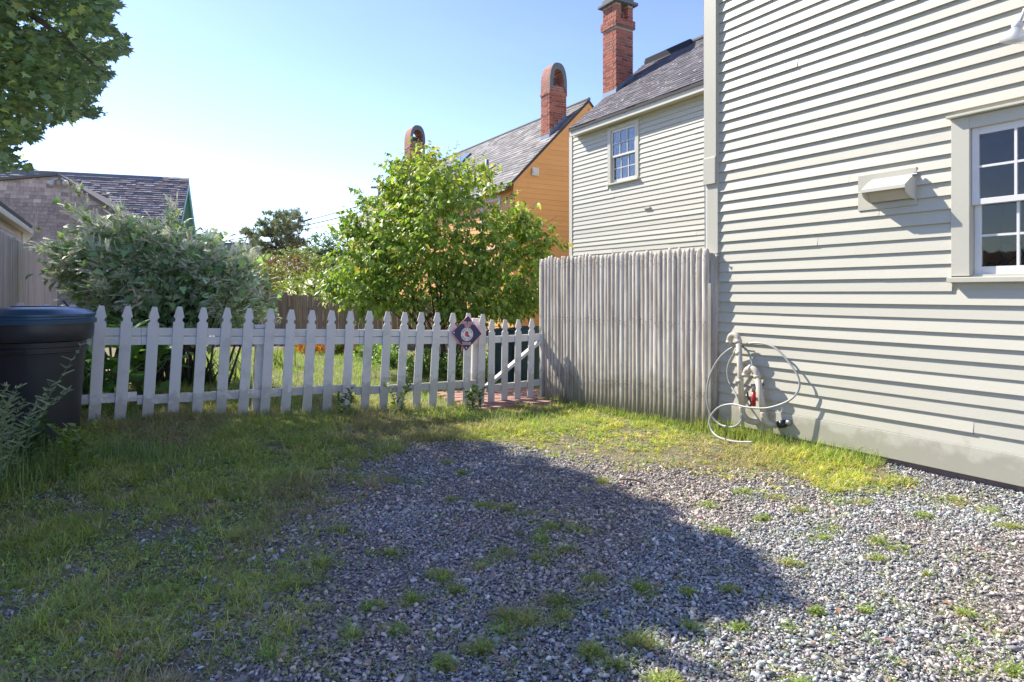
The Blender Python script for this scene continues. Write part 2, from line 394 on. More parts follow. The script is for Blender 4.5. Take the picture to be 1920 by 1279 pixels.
# ------------------------------------------------------------------ house frames
WDX, WDY = 735/1226, -1.0
L_ = math.hypot(WDX, WDY); WX = Vector((WDX/L_, WDY/L_, 0)); WY = Vector((-WDY/L_, WDX/L_, 0))   # x: toward camera, y: into the house
WANG = atan2(WX.y, WX.x)
class Frame:
    def __init__(s, o, ax=None):
        s.o = Vector((o[0], o[1], 0)); s.x = ax or WX; s.x = Vector((s.x.x, s.x.y, 0)).normalized(); s.y = Vector((-s.x.y, s.x.x, 0)); s.ang = atan2(s.x.y, s.x.x)
    def w(s, x, y, z): return s.o+s.x*x+s.y*y+Vector((0, 0, z))
    def loc(s, p): d = Vector(p)-s.o; return Vector((d.dot(s.x), d.dot(s.y), d.z))
    def hit_y(s, px, py, y=0.):
        """pixel ray meets plane local y = const -> local point"""
        d = ray(px, py); c = Vector((0, 0, EYE)); t = (y-(c-s.o).dot(s.y))/d.dot(s.y); return s.loc(c+d*t)
    def hit_x(s, px, py, x=0.):
        d = ray(px, py); c = Vector((0, 0, EYE)); t = (x-(c-s.o).dot(s.x))/d.dot(s.x); return s.loc(c+d*t)
    def hit(s, px, py, p0, n):
        """plane in local coordinates"""
        d = ray(px, py); c = Vector((0, 0, EYE)); P0 = s.w(*p0); N = s.x*n[0]+s.y*n[1]+Vector((0, 0, n[2]))
        t = (P0-c).dot(N)/d.dot(N); return s.loc(c+d*t)

def clapboards(par, mat, x0, x1, z0, z1, ex, th=.013, holes=(), joints=True, name='clapboard', top=None, axis='x', fixed=0., seg=3.4):
    """one object per board. axis x: boards run along local x on plane y=fixed facing -y ; axis y: run along local y on plane x=fixed facing +x"""
    z = z0; i = 0
    while z < z1-.01:
        h = min(ex, z1-z)
        a, b = x0, x1
        if top: a, b = top(z+h*.5)
        segs = [(a, b)]
        for hx0, hx1, hz0, hz1 in holes:
            if z+h > hz0+.01 and z < hz1-.01:
                ns = []
                for p, q in segs:
                    if hx1 <= p or hx0 >= q: ns.append((p, q)); continue
                    if hx0 > p: ns.append((p, hx0))
                    if hx1 < q: ns.append((hx1, q))
                segs = ns
        out = []
        for p, q in segs:
            if joints:
                c = p+random.uniform(.6, seg*1.3)
                while c < q-.5: out.append((p, c)); p = c; c = p+random.uniform(seg*.6, seg*1.6)
            out.append((p, q))
        for p, q in out:
            if q-p < .02: continue
            t = th*random.uniform(.85, 1.15); dz = random.uniform(-.0012, .0012)
            g = .0003
            mb = MB()
            pr = [(0, z+dz), (-t, z+dz), (-.004, z+h+.006+dz), (0, z+h+.006+dz)]
            if axis == 'x': mb.prism([(fixed+u, v) for u, v in pr], 'x', p+g, q-g)
            else:
                pr2 = [(fixed-u, v) for u, v in pr]; vs = [(u, p+g, v) for u, v in pr2]+[(u, q-g, v) for u, v in pr2]
                mb.add(vs, [(3, 2, 1, 0), (4, 5, 6, 7)]+[(i_, (i_+1) % 4, (i_+1) % 4+4, i_+4) for i_ in range(4)])
            mb.build(name, mat, par)
        z += ex; i += 1

def window(par, x0, x1, z0, z1, cols, rows, casing=.1, y=0., mt='puttytrim', cap=True, depth=.0, mesh_split=.5):
    """double-hung window in plane local y=y facing -y. x0..x1,z0..z1 = outside of casing; sill at the bottom"""
    W = empty('window', (0, 0, 0), 0, par)
    o = casing; sx0, sx1 = x0+o, x1-o; sz1 = z1-o*.75; sz0 = z0+.045
    m = MB()
    m.box(x0, x0+o, y-.032, y+.06, sz0, z1-.001); m.box(x1-o, x1, y-.032, y+.06, sz0, z1-.001)
    m.box(x0+o, x1-o, y-.031, y+.06, sz1, z1-.002)
    m.build('window_frame', M[mt], W, bevel=.003)
    if cap: MB().box(x0-.015, x1+.015, y-.075, y+.0, z1, z1+.018).build('window_cap', M[mt], W, bevel=.003)
    MB().prism([(y+.06, z0), (y-.07, z0), (y-.07, z0+.035), (y+.06, z0+.044)], 'x', x0-.012, x1+.012).build('window_sill', M[mt], W, bevel=.003)
    zm = sz0+(sz1-sz0)*mesh_split
    sw = .045
    for k, (a, b, yo) in enumerate(((sz0, zm+.02, .03), (zm-.02, sz1, -.005))):
        s_ = MB(); yy = y+yo
        s_.box(sx0+.002, sx0+sw, yy, yy+.03, a, b); s_.box(sx1-sw, sx1-.002, yy, yy+.03, a, b)
        bb = .065 if k == 0 else .04; tb = .04 if k == 0 else .05
        s_.box(sx0+sw, sx1-sw, yy, yy+.03, a, a+bb); s_.box(sx0+sw, sx1-sw, yy, yy+.03, b-tb, b)
        s_.build('sash', M['white'], W, bevel=.002)
        gx0, gx1, gz0, gz1 = sx0+sw, sx1-sw, a+bb, b-tb; mw = .016
        g_ = MB()
        for c in range(1, cols):
            xc = gx0+(gx1-gx0)*c/cols; g_.box(xc-mw/2, xc+mw/2, yy+.002, yy+.027, gz0, gz1)
        for r in range(1, rows):
            zc = gz0+(gz1-gz0)*r/rows
            for c in range(cols):
                xa = gx0+(gx1-gx0)*c/cols+(mw/2 if c else 0); xb = gx0+(gx1-gx0)*(c+1)/cols-(mw/2 if c < cols-1 else 0)
                g_.box(xa, xb, yy+.003, yy+.026, zc-mw/2, zc+mw/2)
        g_.build('muntins', M['white'], W)
        for c in range(cols):
            for r in range(rows):
                xa = gx0+(gx1-gx0)*c/cols; xb = gx0+(gx1-gx0)*(c+1)/cols; za = gz0+(gz1-gz0)*r/rows; zb = gz0+(gz1-gz0)*(r+1)/rows
                MB().box(xa, xb, yy+.013, yy+.016, za, zb).build('pane', M['glass'], W)
    return W

def wall_shell(par, mat, x0, x1, y0, y1, zt, holes=(), z0=0., back=None):
    """inner faces of the walls as boxes, front wall with openings"""
    m = MB(); t = .1
    xs = sorted(set([x0, x1]+[v for h in holes for v in h[:2]])); zs = sorted(set([z0, zt]+[v for h in holes for v in h[2:]]))
    for a, b in zip(xs[:-1], xs[1:]):
        for c, d in zip(zs[:-1], zs[1:]):
            mx, mz = (a+b)/2, (c+d)/2
            if any(h[0] < mx < h[1] and h[2] < mz < h[3] for h in holes): continue
            m.box(a, b, y0, y0+t, c, d)
    m.box(x0, x0+t, y0+t, y1-t, z0, zt); m.box(x1-t, x1, y0+t, y1-t, z0, zt); m.box(x0, x1, y1-t, y1, z0, zt) if not back else [m.box(x0, back[0], y1-t, y1, z0, zt), m.box(back[1], x1, y1-t, y1, z0, zt), m.box(back[0], back[1], y1-t, y1, z0, back[2]), m.box(back[0], back[1], y1-t, y1, back[3], zt)]
    return m.build('wall', mat, par)

def shingles(name, mat, O, U, V, N, vmax, urange, ex, wd, th, cols, parent, indiv=0, mat_i=None, irr=.35):
    """shingle courses on a sloping plane; O origin, U along, V up the slope, N outwards (local vectors)"""
    O, U, V, N = map(Vector, (O, U, V, N)); vs = []; fs = []; cl = []; cnt = 0; v = 0.; made = 0
    while v < vmax:
        a, b = urange(v+ex*.5)
        u = a-random.uniform(0, wd)
        while u < b:
            wv = wd*random.uniform(1-irr, 1+irr); u0 = max(a, u); u1 = min(b, u+wv)-.0035
            u += wv
            if u1-u0 < .01: continue
            tt = th*random.uniform(.7, 1.4); dv = random.uniform(-.006, .004) if irr > .2 else 0
            q = [O+U*p+V*(r)+N*h for p, r, h in ((u0, v+dv, 0), (u1, v+dv, 0), (u1, v+dv, tt), (u0, v+dv, tt), (u0, v+ex*1.15, .0), (u1, v+ex*1.15, .0), (u1, v+ex*1.15, .003), (u0, v+ex*1.15, .003))]
            ff = ((0, 1, 2, 3), (3, 2, 6, 7), (0, 3, 7, 4), (1, 5, 6, 2), (4, 7, 6, 5), (0, 4, 5, 1))
            if made < indiv:
                mb = MB(); mb.add(q, ff); mb.build('shingle', mat_i, parent); made += 1; continue
            n = len(vs); vs += [tuple(p) for p in q]; fs += [tuple(i+n for i in f) for f in ff]
            c = random.choice(cols); k = random.uniform(.8, 1.2); cl += [(c[0]*k, c[1]*k, c[2]*k, 1)]*8
        v += ex
    if not vs: return
    me = bpy.data.meshes.new(name); me.from_pydata(vs, [], fs)
    at_ = me.color_attributes.new('tint', 'FLOAT_COLOR', 'POINT'); at_.data.foreach_set('color', np.array(cl, np.float32).ravel())
    me.materials.append(mat); o = link(name, me, None, parent); o['kind'] = 'stuff'; return o

UBRICK = None
def unit_brick():
    global UBRICK
    if UBRICK is None:
        UBRICK = MB().box(-.5, .5, -.5, .5, -.5, .5).mesh('brick', M['brick'])
    return UBRICK
def bricks_ring(par, x0, x1, y0, y1, z0, z1, course=.068, bl=.21, joined=False, skip=None):
    m = 0.010; i = 0; z = z0; vs = []; fs = []; cl = []
    t = .09
    MB().box(x0+.006, x1-.006, y0+.006, y1-.006, z0, z1).build('mortar', M['mortar'], par)
    while z+course*.7 < z1:
        zc = z+course/2; off = (i % 2)
        rows = []
        for side in range(4):
            L = (x1-x0) if side in (0, 2) else (y1-y0)
            n = max(1, round(L/bl)); b = L/n
            cuts = [k*b for k in range(n+1)] if not off else [0]+[b*(k+.5) for k in range(n)]+[L]
            # end bricks: sides alternate owning the corner
            lo = 0 if (side in (0, 2)) == bool(off) else t
            for a, c in zip(cuts[:-1], cuts[1:]):
                a = max(a, lo); c = min(c, L-lo)
                if c-a < .03: continue
                pr = random.uniform(-.002, .003)
                if side == 0: rows.append(((a+c)/2+x0, y0+t/2-pr, c-a-m, t))
                if side == 2: rows.append(((a+c)/2+x0, y1-t/2+pr, c-a-m, t))
                if side == 1: rows.append((x1-t/2+pr, (a+c)/2+y0, t, c-a-m))
                if side == 3: rows.append((x0+t/2-pr, (a+c)/2+y0, t, c-a-m))
        for bx, by, sx, sy in rows:
            if joined:
                n = len(vs); hx, hy, hz = sx/2, sy/2, (course-m)/2
                for p in ((-1,-1,-1),(1,-1,-1),(1,1,-1),(-1,1,-1),(-1,-1,1),(1,-1,1),(1,1,1),(-1,1,1)): vs.append((bx+p[0]*hx, by+p[1]*hy, zc+p[2]*hz))
                fs += [tuple(q+n for q in f) for f in ((0,3,2,1),(4,5,6,7),(0,1,5,4),(1,2,6,5),(2,3,7,6),(3,0,4,7))]
                k = random.uniform(.7, 1.15); c = random.choice([(.36, .12, .07), (.28, .08, .055), (.40, .16, .10)]); cl += [(c[0]*k, c[1]*k, c[2]*k, 1)]*8
            else:
                link('brick', unit_brick(), None, par, (bx, by, zc), None, (sx, sy, course-m))
        z += course; i += 1
    if joined:
        me = bpy.data.meshes.new('bricks'); me.from_pydata(vs, [], fs)
        a_ = me.color_attributes.new('tint', 'FLOAT_COLOR', 'POINT'); a_.data.foreach_set('color', np.array(cl, np.float32).ravel())
        me.materials.append(M['bricktint']); o = link('bricks', me, None, par); o['kind'] = 'stuff'

# ------------------------------------------------------------------ near house (right)
H1 = Frame((2.07, 6.5))
h1 = empty('clapboard_house', (2.07, 6.5, 0), H1.ang)
tag(h1, 'large near house of pale putty clapboards filling the right side, with wall vent', 'house')
WIN1 = (2.119, 3.10, 1.476, 2.64); HOLE1 = (2.23, 2.99, 1.53, 2.56)
LEN1 = 8.2; DEP1 = 5.2; TOP1 = 5.9
wall_shell(h1, M['putty'], 0.02, LEN1, 0.0, DEP1, TOP1, [HOLE1], .12, (2.9, 5.1, .6, 2.9))  # back wall opening, out of view, added to let daylight into the room
clapboards(h1, M['putty'], .0, LEN1, .331, TOP1, .0986, .0245, [(WIN1[0], WIN1[1], WIN1[2], WIN1[3])])
MB().box(-.0, LEN1, -.026, .0, .126, .328).build('skirt_board', M['puttytrim'], h1, bevel=.003)
MB().box(.02, LEN1-.02, .015, DEP1, -.3, .12).build('foundation', M['found'], h1)
# corner board with bevelled far edge and a thicker boxed piece higher up
cb = MB(); cb.prism([(-.125, .05), (-.175, .02), (-.165, -.030), (-.135, -.038), (-.0, -.038), (-.0, .05)], 'z', .05, TOP1)
fixnormals(cb.build('corner_board', M['puttytrim'], h1))
p = H1.hit_y(1335, 295, -.05); q = H1.hit_y(1335, 345, -.05)
MB().box(-.165, -.012, -.062, -.039, q.z, p.z).build('cover_board', M['puttytrim'], h1, bevel=.003)
MB().box(-.165, -.008, -.052, -.039, p.z+.0, TOP1).build('upper_corner_board', M['puttytrim'], h1, bevel=.003)
eb = MB()
for a_, b_ in (((-.168, 1.72), (-.198, TOP1)),):
    eb.add([(a_[0], -.036, a_[1]), (a_[0]-.028, .03, a_[1]), (a_[0]-.01, .05, a_[1]), (a_[0]+.02, -.02, a_[1]),
            (b_[0], -.036, b_[1]), (b_[0]-.05, .06, b_[1]), (b_[0]-.01, .08, b_[1]), (b_[0]+.05, -.02, b_[1])], ((0, 3, 2, 1), (4, 5, 6, 7), (0, 1, 5, 4), (1, 2, 6, 5), (2, 3, 7, 6), (3, 0, 4, 7)))
fixnormals(eb.build('edge_trim', M['white'], h1))
W1 = window(h1, WIN1[0], WIN1[1], WIN1[2], WIN1[3], 3, 2, .119, 0., 'puttytrim', True)
# roof of near house
rm = MB(); rm.prism([(-.3, TOP1-.02), (DEP1/2, TOP1+2.6), (DEP1+.3, TOP1-.02), (DEP1+.3, TOP1+.1), (DEP1/2, TOP1+2.75), (-.3, TOP1+.1)], 'x', -.2, LEN1+.2)
fixnormals(rm.build('roof', plain('dark_roof', (.07, .065, .07), .9), h1))
gm = MB(); gm.prism([(0, TOP1), (DEP1, TOP1), (DEP1/2, TOP1+2.55)], 'x', 0, .1).prism([(0, TOP1), (DEP1, TOP1), (DEP1/2, TOP1+2.55)], 'x', LEN1-.1, LEN1)
gm.build('gable', M['putty'], h1)
# room behind the window, carried back to the added opening that brightens it
rm = MB()
rx0, rx1, ry0, ry1, rz0, rz1 = 1.2, 5.2, .12, 3.0, .5, 3.0
rm.box(rx0-.05, rx0, ry0, ry1, rz0, rz1).box(rx1, rx1+.05, ry0, ry1, rz0, rz1).box(rx0, 2.7, ry1, ry1+.05, rz0, rz1).box(rx0, rx1, ry0, ry1, rz0-.05, rz0).box(rx0, rx1, ry0, ry1, rz1, rz1+.05)
rm.box(2.7, 2.75, ry1, DEP1-.1, rz0, rz1).box(rx1, rx1+.05, ry1, DEP1-.1, rz0, rz1).box(2.75, rx1, ry1, DEP1-.1, rz0-.05, rz0).box(2.75, rx1, ry1, DEP1-.1, rz1, rz1+.05)
rm.build('room', M['inner'], h1)
# vent hood
vh = empty('vent_hood', (0, 0, 0), 0, h1)
MB().box(1.43, 1.881, -.026, -.001, 2.06, 2.343).build('back_plate', M['putty'], vh, bevel=.002)
def arc(n0, z0, n1, z1, bulge, k=7):
    out = []
    for i in range(k):
        t = i/(k-1); n = n0+(n1-n0)*t; z = z0+(z1-z0)*t
        dx, dz = (z1-z0), -(n1-n0); l = math.hypot(dx, dz); out.append((n-dx/l*bulge*sin(pi*t), z-dz/l*bulge*sin(pi*t)))
    return out
VP = .14
vl = H1.hit_y(1615, 357, -.17).x; vr = H1.hit_y(1697, 345, -.17).x
top = [(-.025, 2.295), (-.03-VP*.5, 2.255), (-.03-VP, 2.205)]
sh = MB()
for (a0, b0), (a1, b1) in zip(top[:-1], top[1:]):
    sh.prism([(a0, b0), (a1, b1), (a1, b1-.004), (a0, b0-.004)], 'x', vl, vr)
sh.box(vl, vr, -.03-VP-.004, -.03-VP, 2.18, 2.204)
fixnormals(sh.build('hood_top', M['cream'], vh))
side = [(-.025, 2.291)]+[(-.03-VP*.5, 2.251), (-.03-VP+.001, 2.201), (-.03-VP+.001, 2.182)]+[(-.03-VP*.9, 2.15), (-.03-VP*.65, 2.13), (-.03-VP*.3, 2.11), (-.025, 2.10)]
for xx in (vl+.0015, vr-.0065):
    fixnormals(MB().prism(side, 'x', xx, xx+.005).build('hood_side', M['cream'], vh))
MB().prism([(-.12, 2.215), (-.124, 2.215), (-.064, 2.11), (-.06, 2.11)], 'x', vl+.008, vr-.008).build('damper_flap', M['pvc'], vh)
MB().tube([(vr+.01, -.05, 2.27), (vr+.01, -.05, 2.30)], .011).tube([(vr-.01, -.06, 2.285), (vr+.03, -.06, 2.285)], .008).build('hinge_bolt', M['grey'], vh)
# wall lamp (glass bell)
lp = H1.hit_y(1908, 48, -.16)
wl = empty('wall_lamp', (lp.x, -.16, lp.z), 0, h1)
MB().tube([(.03, .14, .10), (.03, .02, .10), (.03, -.0, .07), (.02, 0, .03)], .009).build('lamp_arm', M['white'], wl, smooth=True)
MB().tube([(.03, .16, .10), (.03, .13, .10)], .045, 16).build('wall_plate', M['white'], wl)
sk = MB().lathe([(.018, .03), (.03, .02), (.032, -.005), (.026, -.02)], 16); o = sk.build('lamp_socket', M['white'], wl, smooth=True); o.rotation_euler = (0, radians(-14), 0)
gl = MB(); pr = [(.026, -.012), (.034, -.02), (.05, -.045), (.068, -.075), (.078, -.10), (.0765, -.10), (.066, -.075), (.048, -.045), (.032, -.021)]
lg, n_, b_ = newmat('lamp_glass'); b_.inputs['Base Color'].default_value = (.75, .76, .75, 1); b_.inputs['Roughness'].default_value = .15
tb = n_.nodes.new('ShaderNodeBsdfTransparent'); mx_ = n_.nodes.new('ShaderNodeMixShader'); mx_.inputs[0].default_value = .38
n_.links.new(tb.outputs[0], mx_.inputs[1]); n_.links.new(b_.outputs[0], mx_.inputs[2]); n_.links.new(mx_.outputs[0], n_.nodes['Material Output'].inputs[0])
o = gl.lathe(pr, 24).build('lamp_shade', lg, wl, smooth=True); o.rotation_euler = (0, radians(14), 0)
bm_, n_, b_ = newmat('bulb_glass'); b_.inputs['Base Color'].default_value = (.8, .8, .78, 1); b_.inputs['Roughness'].default_value = .2
o = MB().lathe([(.008, -.015), (.018, -.03), (.024, -.05), (.018, -.07), (.004, -.078)], 16).build('bulb', bm_, wl, smooth=True); o.rotation_euler = (0, radians(14), 0)

# drain pipes on the wall, one unit fixed to the house
def wl_(px, py, n): v = H1.hit_y(px, py, -n); return Vector((v.x, -n, v.z))
pp = empty('vent_pipe', (0, 0, 0), 0, h1)
A = wl_(1385, 650, .12); x1_, z1_ = A.x, A.z
def pipe(pts, r, name, par=pp): return MB().tube(pts, r, 14).build(name, M['pvc'], par, smooth=True)
b1 = wl_(1391, 764, .12)
top_z = wl_(1378, 619, .12).z
arcpts = [Vector((x1_-.055+.055*cos(a), -.12, A.z+.055+.055*sin(a))) for a in np.linspace(0, pi, 12)]
pipe([Vector((b1.x, -.12, b1.z)), Vector((x1_, -.12, A.z+.055))], .027, 'pipe')
pipe(arcpts+[arcpts[-1]-Vector((0, 0, .02))], .027, 'pipe_bend')
pipe(crom([(b1.x, -.12, b1.z+.01), (b1.x+.01, -.118, b1.z-.06), (b1.x+.05, -.09, b1.z-.115), (b1.x+.10, -.03, b1.z-.13), (b1.x+.13, .0, b1.z-.13)]), .029, 'pipe_elbow')
for z_, xx in ((A.z+.05, x1_), (A.z-.06, x1_), (A.z-.32, x1_+(b1.x-x1_)*.45)):
    pipe([(xx, -.12, z_-.016), (xx, -.12, z_+.016)], .0325, 'pipe_collar')
pipe([arcpts[-1]-Vector((0, 0, .006)), arcpts[-1]-Vector((0, 0, .03))], .0325, 'pipe_collar')
B = wl_(1420, 712, .12); b2 = wl_(1432, 775, .12)
arcB = [Vector((B.x-.066+.066*cos(a), -.12, B.z+.03+.066*sin(a))) for a in np.linspace(0, pi, 12)]
pipe([Vector((b2.x, -.12, b2.z)), Vector((B.x, -.12, B.z+.03))], .029, 'pipe')
pipe(arcB+[arcB[-1]-Vector((0, 0, .02))], .029, 'pipe_bend')
pipe(crom([(b2.x, -.12, b2.z+.01), (b2.x+.01, -.118, b2.z-.05), (b2.x+.045, -.09, b2.z-.09), (b2.x+.10, -.02, b2.z-.095)]), .031, 'pipe_elbow')
for q in (arcB[0], arcB[-1], arcB[6]):
    d = Vector((0, 0, .013)) if q is not arcB[6] else Vector((.013, 0, 0))
    pipe([q-d, q+d], .0345, 'pipe_collar')
r_ = wl_(1413, 735, .09)
MB().tube([(r_.x, -.09, r_.z), (r_.x, -.09, r_.z-.13)], .02, 12).build('red_handle', M['red'], pp, smooth=True)
MB().tube([(r_.x, -.09, r_.z+.07), (r_.x, -.09, r_.z)], .016, 12).tube([(r_.x-.02, -.10, r_.z+.06), (r_.x+.05, -.06, r_.z+.07), (r_.x+.05, 0, r_.z+.07)], .012, 8).build('valve_body', M['grey'], pp, smooth=True)
MB().tube(crom([(r_.x-.06, -.1, r_.z-.01), (r_.x-.045, -.11, r_.z-.05), (r_.x-.02, -.1, r_.z-.1), (r_.x-.03, -.1, r_.z-.14)]), .008, 8).build('lever', M['black'], pp, smooth=True)
mt_ = wl_(1467, 795, .05)
o = MB().tube([(mt_.x, -.02, mt_.z), (mt_.x, -.085, mt_.z)], .034, 16).build('cleanout_cap', M['black'], pp, smooth=True)
MB().tube([(mt_.x+.06, -.02, mt_.z+.02), (mt_.x+.06, -.06, mt_.z+.02)], .024, 14).build('pipe_stub', M['grey'], pp, smooth=True)
MB().tube([(x1_+.09, -.01, A.z-.04), (x1_+.09, -.055, A.z-.04), (x1_+.02, -.06, A.z-.03)], .007, 8).build('hose_hook', M['grey'], pp, smooth=True)

# hose: hangs on the hook, loops to the ground
def hw(px, py, n):
    v = H1.hit_y(px, py, -n); return H1.w(v.x, -n, max(v.z, gz(*H1.w(v.x, -n, 0)[:2])+.012))
hp = [(1412, 702, .10), (1409, 676, .09), (1398, 654, .07), (1378, 650, .08), (1352, 668, .12), (1332, 702, .15), (1325, 740, .17), (1331, 773, .17), (1347, 794, .16), (1370, 801, .17), (1387, 793, .16), (1391, 776, .14), (1382, 745, .10), (1368, 718, .06), (1364, 694, .06), (1371, 672, .06), (1390, 650, .07), (1418, 643, .08), (1452, 652, .07), (1478, 678, .07), (1497, 708, .08), (1497, 732, .09), (1478, 752, .12), (1440, 765, .17), (1402, 764, .20), (1372, 758, .2), (1346, 765, .22), (1331, 785, .24), (1334, 806, .26), (1348, 820, .30), (1378, 828, .36), (1412, 829, .38)]
hose = MB().tube(crom([hw(*q) for q in hp], 7), .0095, 8).build('garden_hose', M['hose'], smooth=True)
tag(hose, 'pale grey garden hose looped over the beige wall pipes and trailing into the grass', 'hose')
# things on the window sill inside
for k, (px, r) in enumerate(((1858, .032), (1881, .036))):
    v = H1.hit_y(px, 484, .16)
    o = link('bowl', MB().lathe([(r*.5, 0), (r, r*.5), (r, r*1.1), (r*.6, r*1.7), (.003, r*1.8)], 20).mesh('bowl', M['black'], True), loc=H1.w(v.x, .16, 1.56))
    tag(o, ('small', 'larger')[k]+' round dark pot on the sill inside the near house window, '+('left', 'right')[k]+' of the pair', 'pot', 'dark pots on the window sill')
MB().box(2.2, 3.05, .08, .24, 1.535, 1.557).build('inner_sill', M['white'], h1)
v = H1.hit_y(1921, 462, .2)
wc = MB(); cc = Vector((v.x, .2, 1.69))
wc.tube([cc+Vector((.13*cos(a), 0, .13*sin(a))) for a in np.linspace(0, 2*pi, 33)], .008, 8, False)
for a in np.linspace(0, pi, 6)[:-1]: wc.tube([cc+Vector((.13*cos(a), 0, .13*sin(a))), cc-Vector((.13*cos(a), 0, .13*sin(a)))], .004, 6)
o = wc.build('wire_wheel', M['black'], smooth=True); o.location = H1.o; o.rotation_euler = (0, 0, H1.ang)
tag(o, 'round black wire wheel ornament standing inside the near house window', 'ornament')

# ------------------------------------------------------------------ second grey house
H2 = Frame((1.36, 15.4)); h2 = empty('small_clapboard_house', (1.36, 15.4, 0), H2.ang)
tag(h2, 'smaller putty clapboard house behind the stake fence with tall square brick chimney', 'house')
OV = .21
e1 = H2.hit_y(1068, 243, -OV); ZE = e1.z; XL = e1.x
RB = 2.15; rdg = H2.hit_y(1250, 103, RB); ZR = rdg.z
LEN2 = 6.6
slope2 = (ZR-ZE)/(RB+OV)
wz = ZE-.02
win2 = [H2.hit_y(px, py, -.03) for px, py in ((1139, 349), (1197, 222))]
W2 = (win2[0].x, win2[1].x, win2[0].z, win2[1].z-.0)
zt = (W2[3]-.0)
wall_shell(h2, M['putty'], 0.02, LEN2, 0, RB*2, ZE-.05, [(W2[0]+.08, W2[1]-.08, W2[2]+.05, W2[3]-.06)])
clapboards(h2, M['putty'], .04, LEN2, .3, ZE-.12, .0986, .022, [W2])
window(h2, *W2, 3, 2, .1, 0., 'puttytrim', False)
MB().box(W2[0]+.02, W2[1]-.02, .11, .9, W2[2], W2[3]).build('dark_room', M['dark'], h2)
MB().box(.03, .13, -.03, 0, .1, ZE-.1).build('corner_board', M['cream'], h2)
MB().box(.0, .029, -.02, .12, .1, ZE-.1).build('corner_return', M['puttytrim'], h2)
clapboards(h2, M['putty'], 0, RB*2, .3, ZE, .0986, .012, axis='x', fixed=0) if False else None
# fascia and soffit
MB().box(XL, LEN2+.1, -OV-.0, -OV+.03, ZE-.17, ZE).build('fascia', M['cream'], h2, bevel=.004)
MB().box(XL+.01, LEN2+.1, -OV+.03, -.0, ZE-.15, ZE-.12).build('soffit', M['cream'], h2)
c2 = [(.085, .075, .085), (.11, .10, .11), (.07, .062, .07), (.13, .12, .125)]
rf = MB(); rf.prism([(-OV-.03, ZE), (RB, ZR), (2*RB+OV, ZE), (2*RB+OV, ZE-.1), (RB, ZR-.12), (-OV-.03, ZE-.06)], 'x', XL, LEN2+.1)
fixnormals(rf.build('roof', plain('roof_deck', (.07, .065, .07), .9), h2))
sv = Vector((0, RB+OV, ZR-ZE)); SL = sv.length; sv.normalize(); nv = Vector((0, -sv.z, sv.y))
shingles('roof_shingles', M['shtint'], (0, -OV-.03, ZE+.004), (1, 0, 0), sv, nv, SL, lambda v: (XL-.01, LEN2+.1), .125, .22, .012, c2, h2)
MB().box(XL, LEN2, RB-.10, RB+.10, ZR-.02, ZR+.06).build('ridge_cap', M['cap'], h2, bevel=.02)
rp = H2.hit_y(1297, 87, RB-.1)
MB().box(XL+.1, rp.x, RB-.16, RB+.16, ZR-.12, ZR+.065).build('ridge_vent', plain('ridge_vent_metal', (.03, .033, .04), .95), h2, bevel=.02)
# lichen: scabs on the shingles
lv = []; lf = []
for i in range(150):
    u = random.uniform(XL+.1, 5.2); v = random.uniform(.05, SL*.85); r = random.uniform(.01, .035); k = 7
    c = Vector((u, -OV-.03, ZE+.004))+sv*v+nv*.015; n0 = len(lv)
    for j in range(k):
        a = 2*pi*j/k; q = c+Vector((1, 0, 0))*cos(a)*r*random.uniform(.6, 1.5)+sv*sin(a)*r*random.uniform(.5, 1.)
        lv.append(tuple(q))
    lf.append(tuple(range(n0, n0+k)))
me = bpy.data.meshes.new('lichen'); me.from_pydata(lv, [], lf); me.materials.append(plain('lichen', (.42, .44, .42), .95)); o = link('lichen', me, None, h2); o['kind'] = 'stuff'
# stray broken clapboard piece
s_ = H2.hit_y(1213, 388, -.03); MB().box(s_.x-.09, s_.x+.09, -.05, -.014, s_.z-.035, s_.z-.005).build('loose_chip', M['cream'], h2, loc=(0, 0, 0))
# far (left) gable end facing away
MB().prism([(0, ZE-.06), (RB*2, ZE-.06), (RB, ZR-.14)], 'x', .02, .12).build('gable', M['putty'], h2)
# chimney
def on_slope(fr, px, py, y0, z0, sl):   # roof plane through (y0,z0) rising sl per metre of local y
    return fr.hit(px, py, (0, y0, z0), (0, -sl, 1))
ch = empty('chimney', (0, 0, 0), 0, h2)
c0 = on_slope(H2, 1155, 176, -OV, ZE, slope2)
cR = H2.hit_x(1187, 150, c0.x).y; cL = H2.hit_y(1130, 150, c0.y).x
ctop = H2.hit_x(1155, 42, c0.x)
ctop.z = H2.hit(1155, 42, (c0.x, c0.y, 0), (1, 0, 0)).z
def zat(fr, p, py):   # height seen at row py above local point p
    wp = fr.w(p[0], p[1], 0); return EYE+(HY-py)/F*wp.y
pc = (c0.x, c0.y)
zc1 = zat(H2, pc, 48)
bricks_ring(ch, cL, c0.x, c0.y, cR, zat(H2, pc, 190)-.1, zc1)
bricks_ring(ch, cL-.04, c0.x+.04, c0.y-.04, cR+.04, zc1, zat(H2, pc, 33), .066)
zc2 = zat(H2, pc, 33); zc3 = zat(H2, pc, 3)
t_ = .16
for (a, b) in ((cL, c0.y), (c0.x-t_, c0.y), (cL, cR-t_), (c0.x-t_, cR-t_), ((cL+c0.x)/2-t_/2, c0.y)):
    bricks_ring(ch, a, a+t_, b, b+t_, zc2, zc3, .066, .16)
MB().box(cL-.09, c0.x+.09, c0.y-.09, cR+.09, zc3, zc3+.07).build('cap_slab', M['cap'], ch, bevel=.01)
MB().box(cL-.02, c0.x+.02, c0.y-.02, cR+.02, zc3+.07, zc3+.20).build('cap_top', M['cap'], ch, bevel=.03)
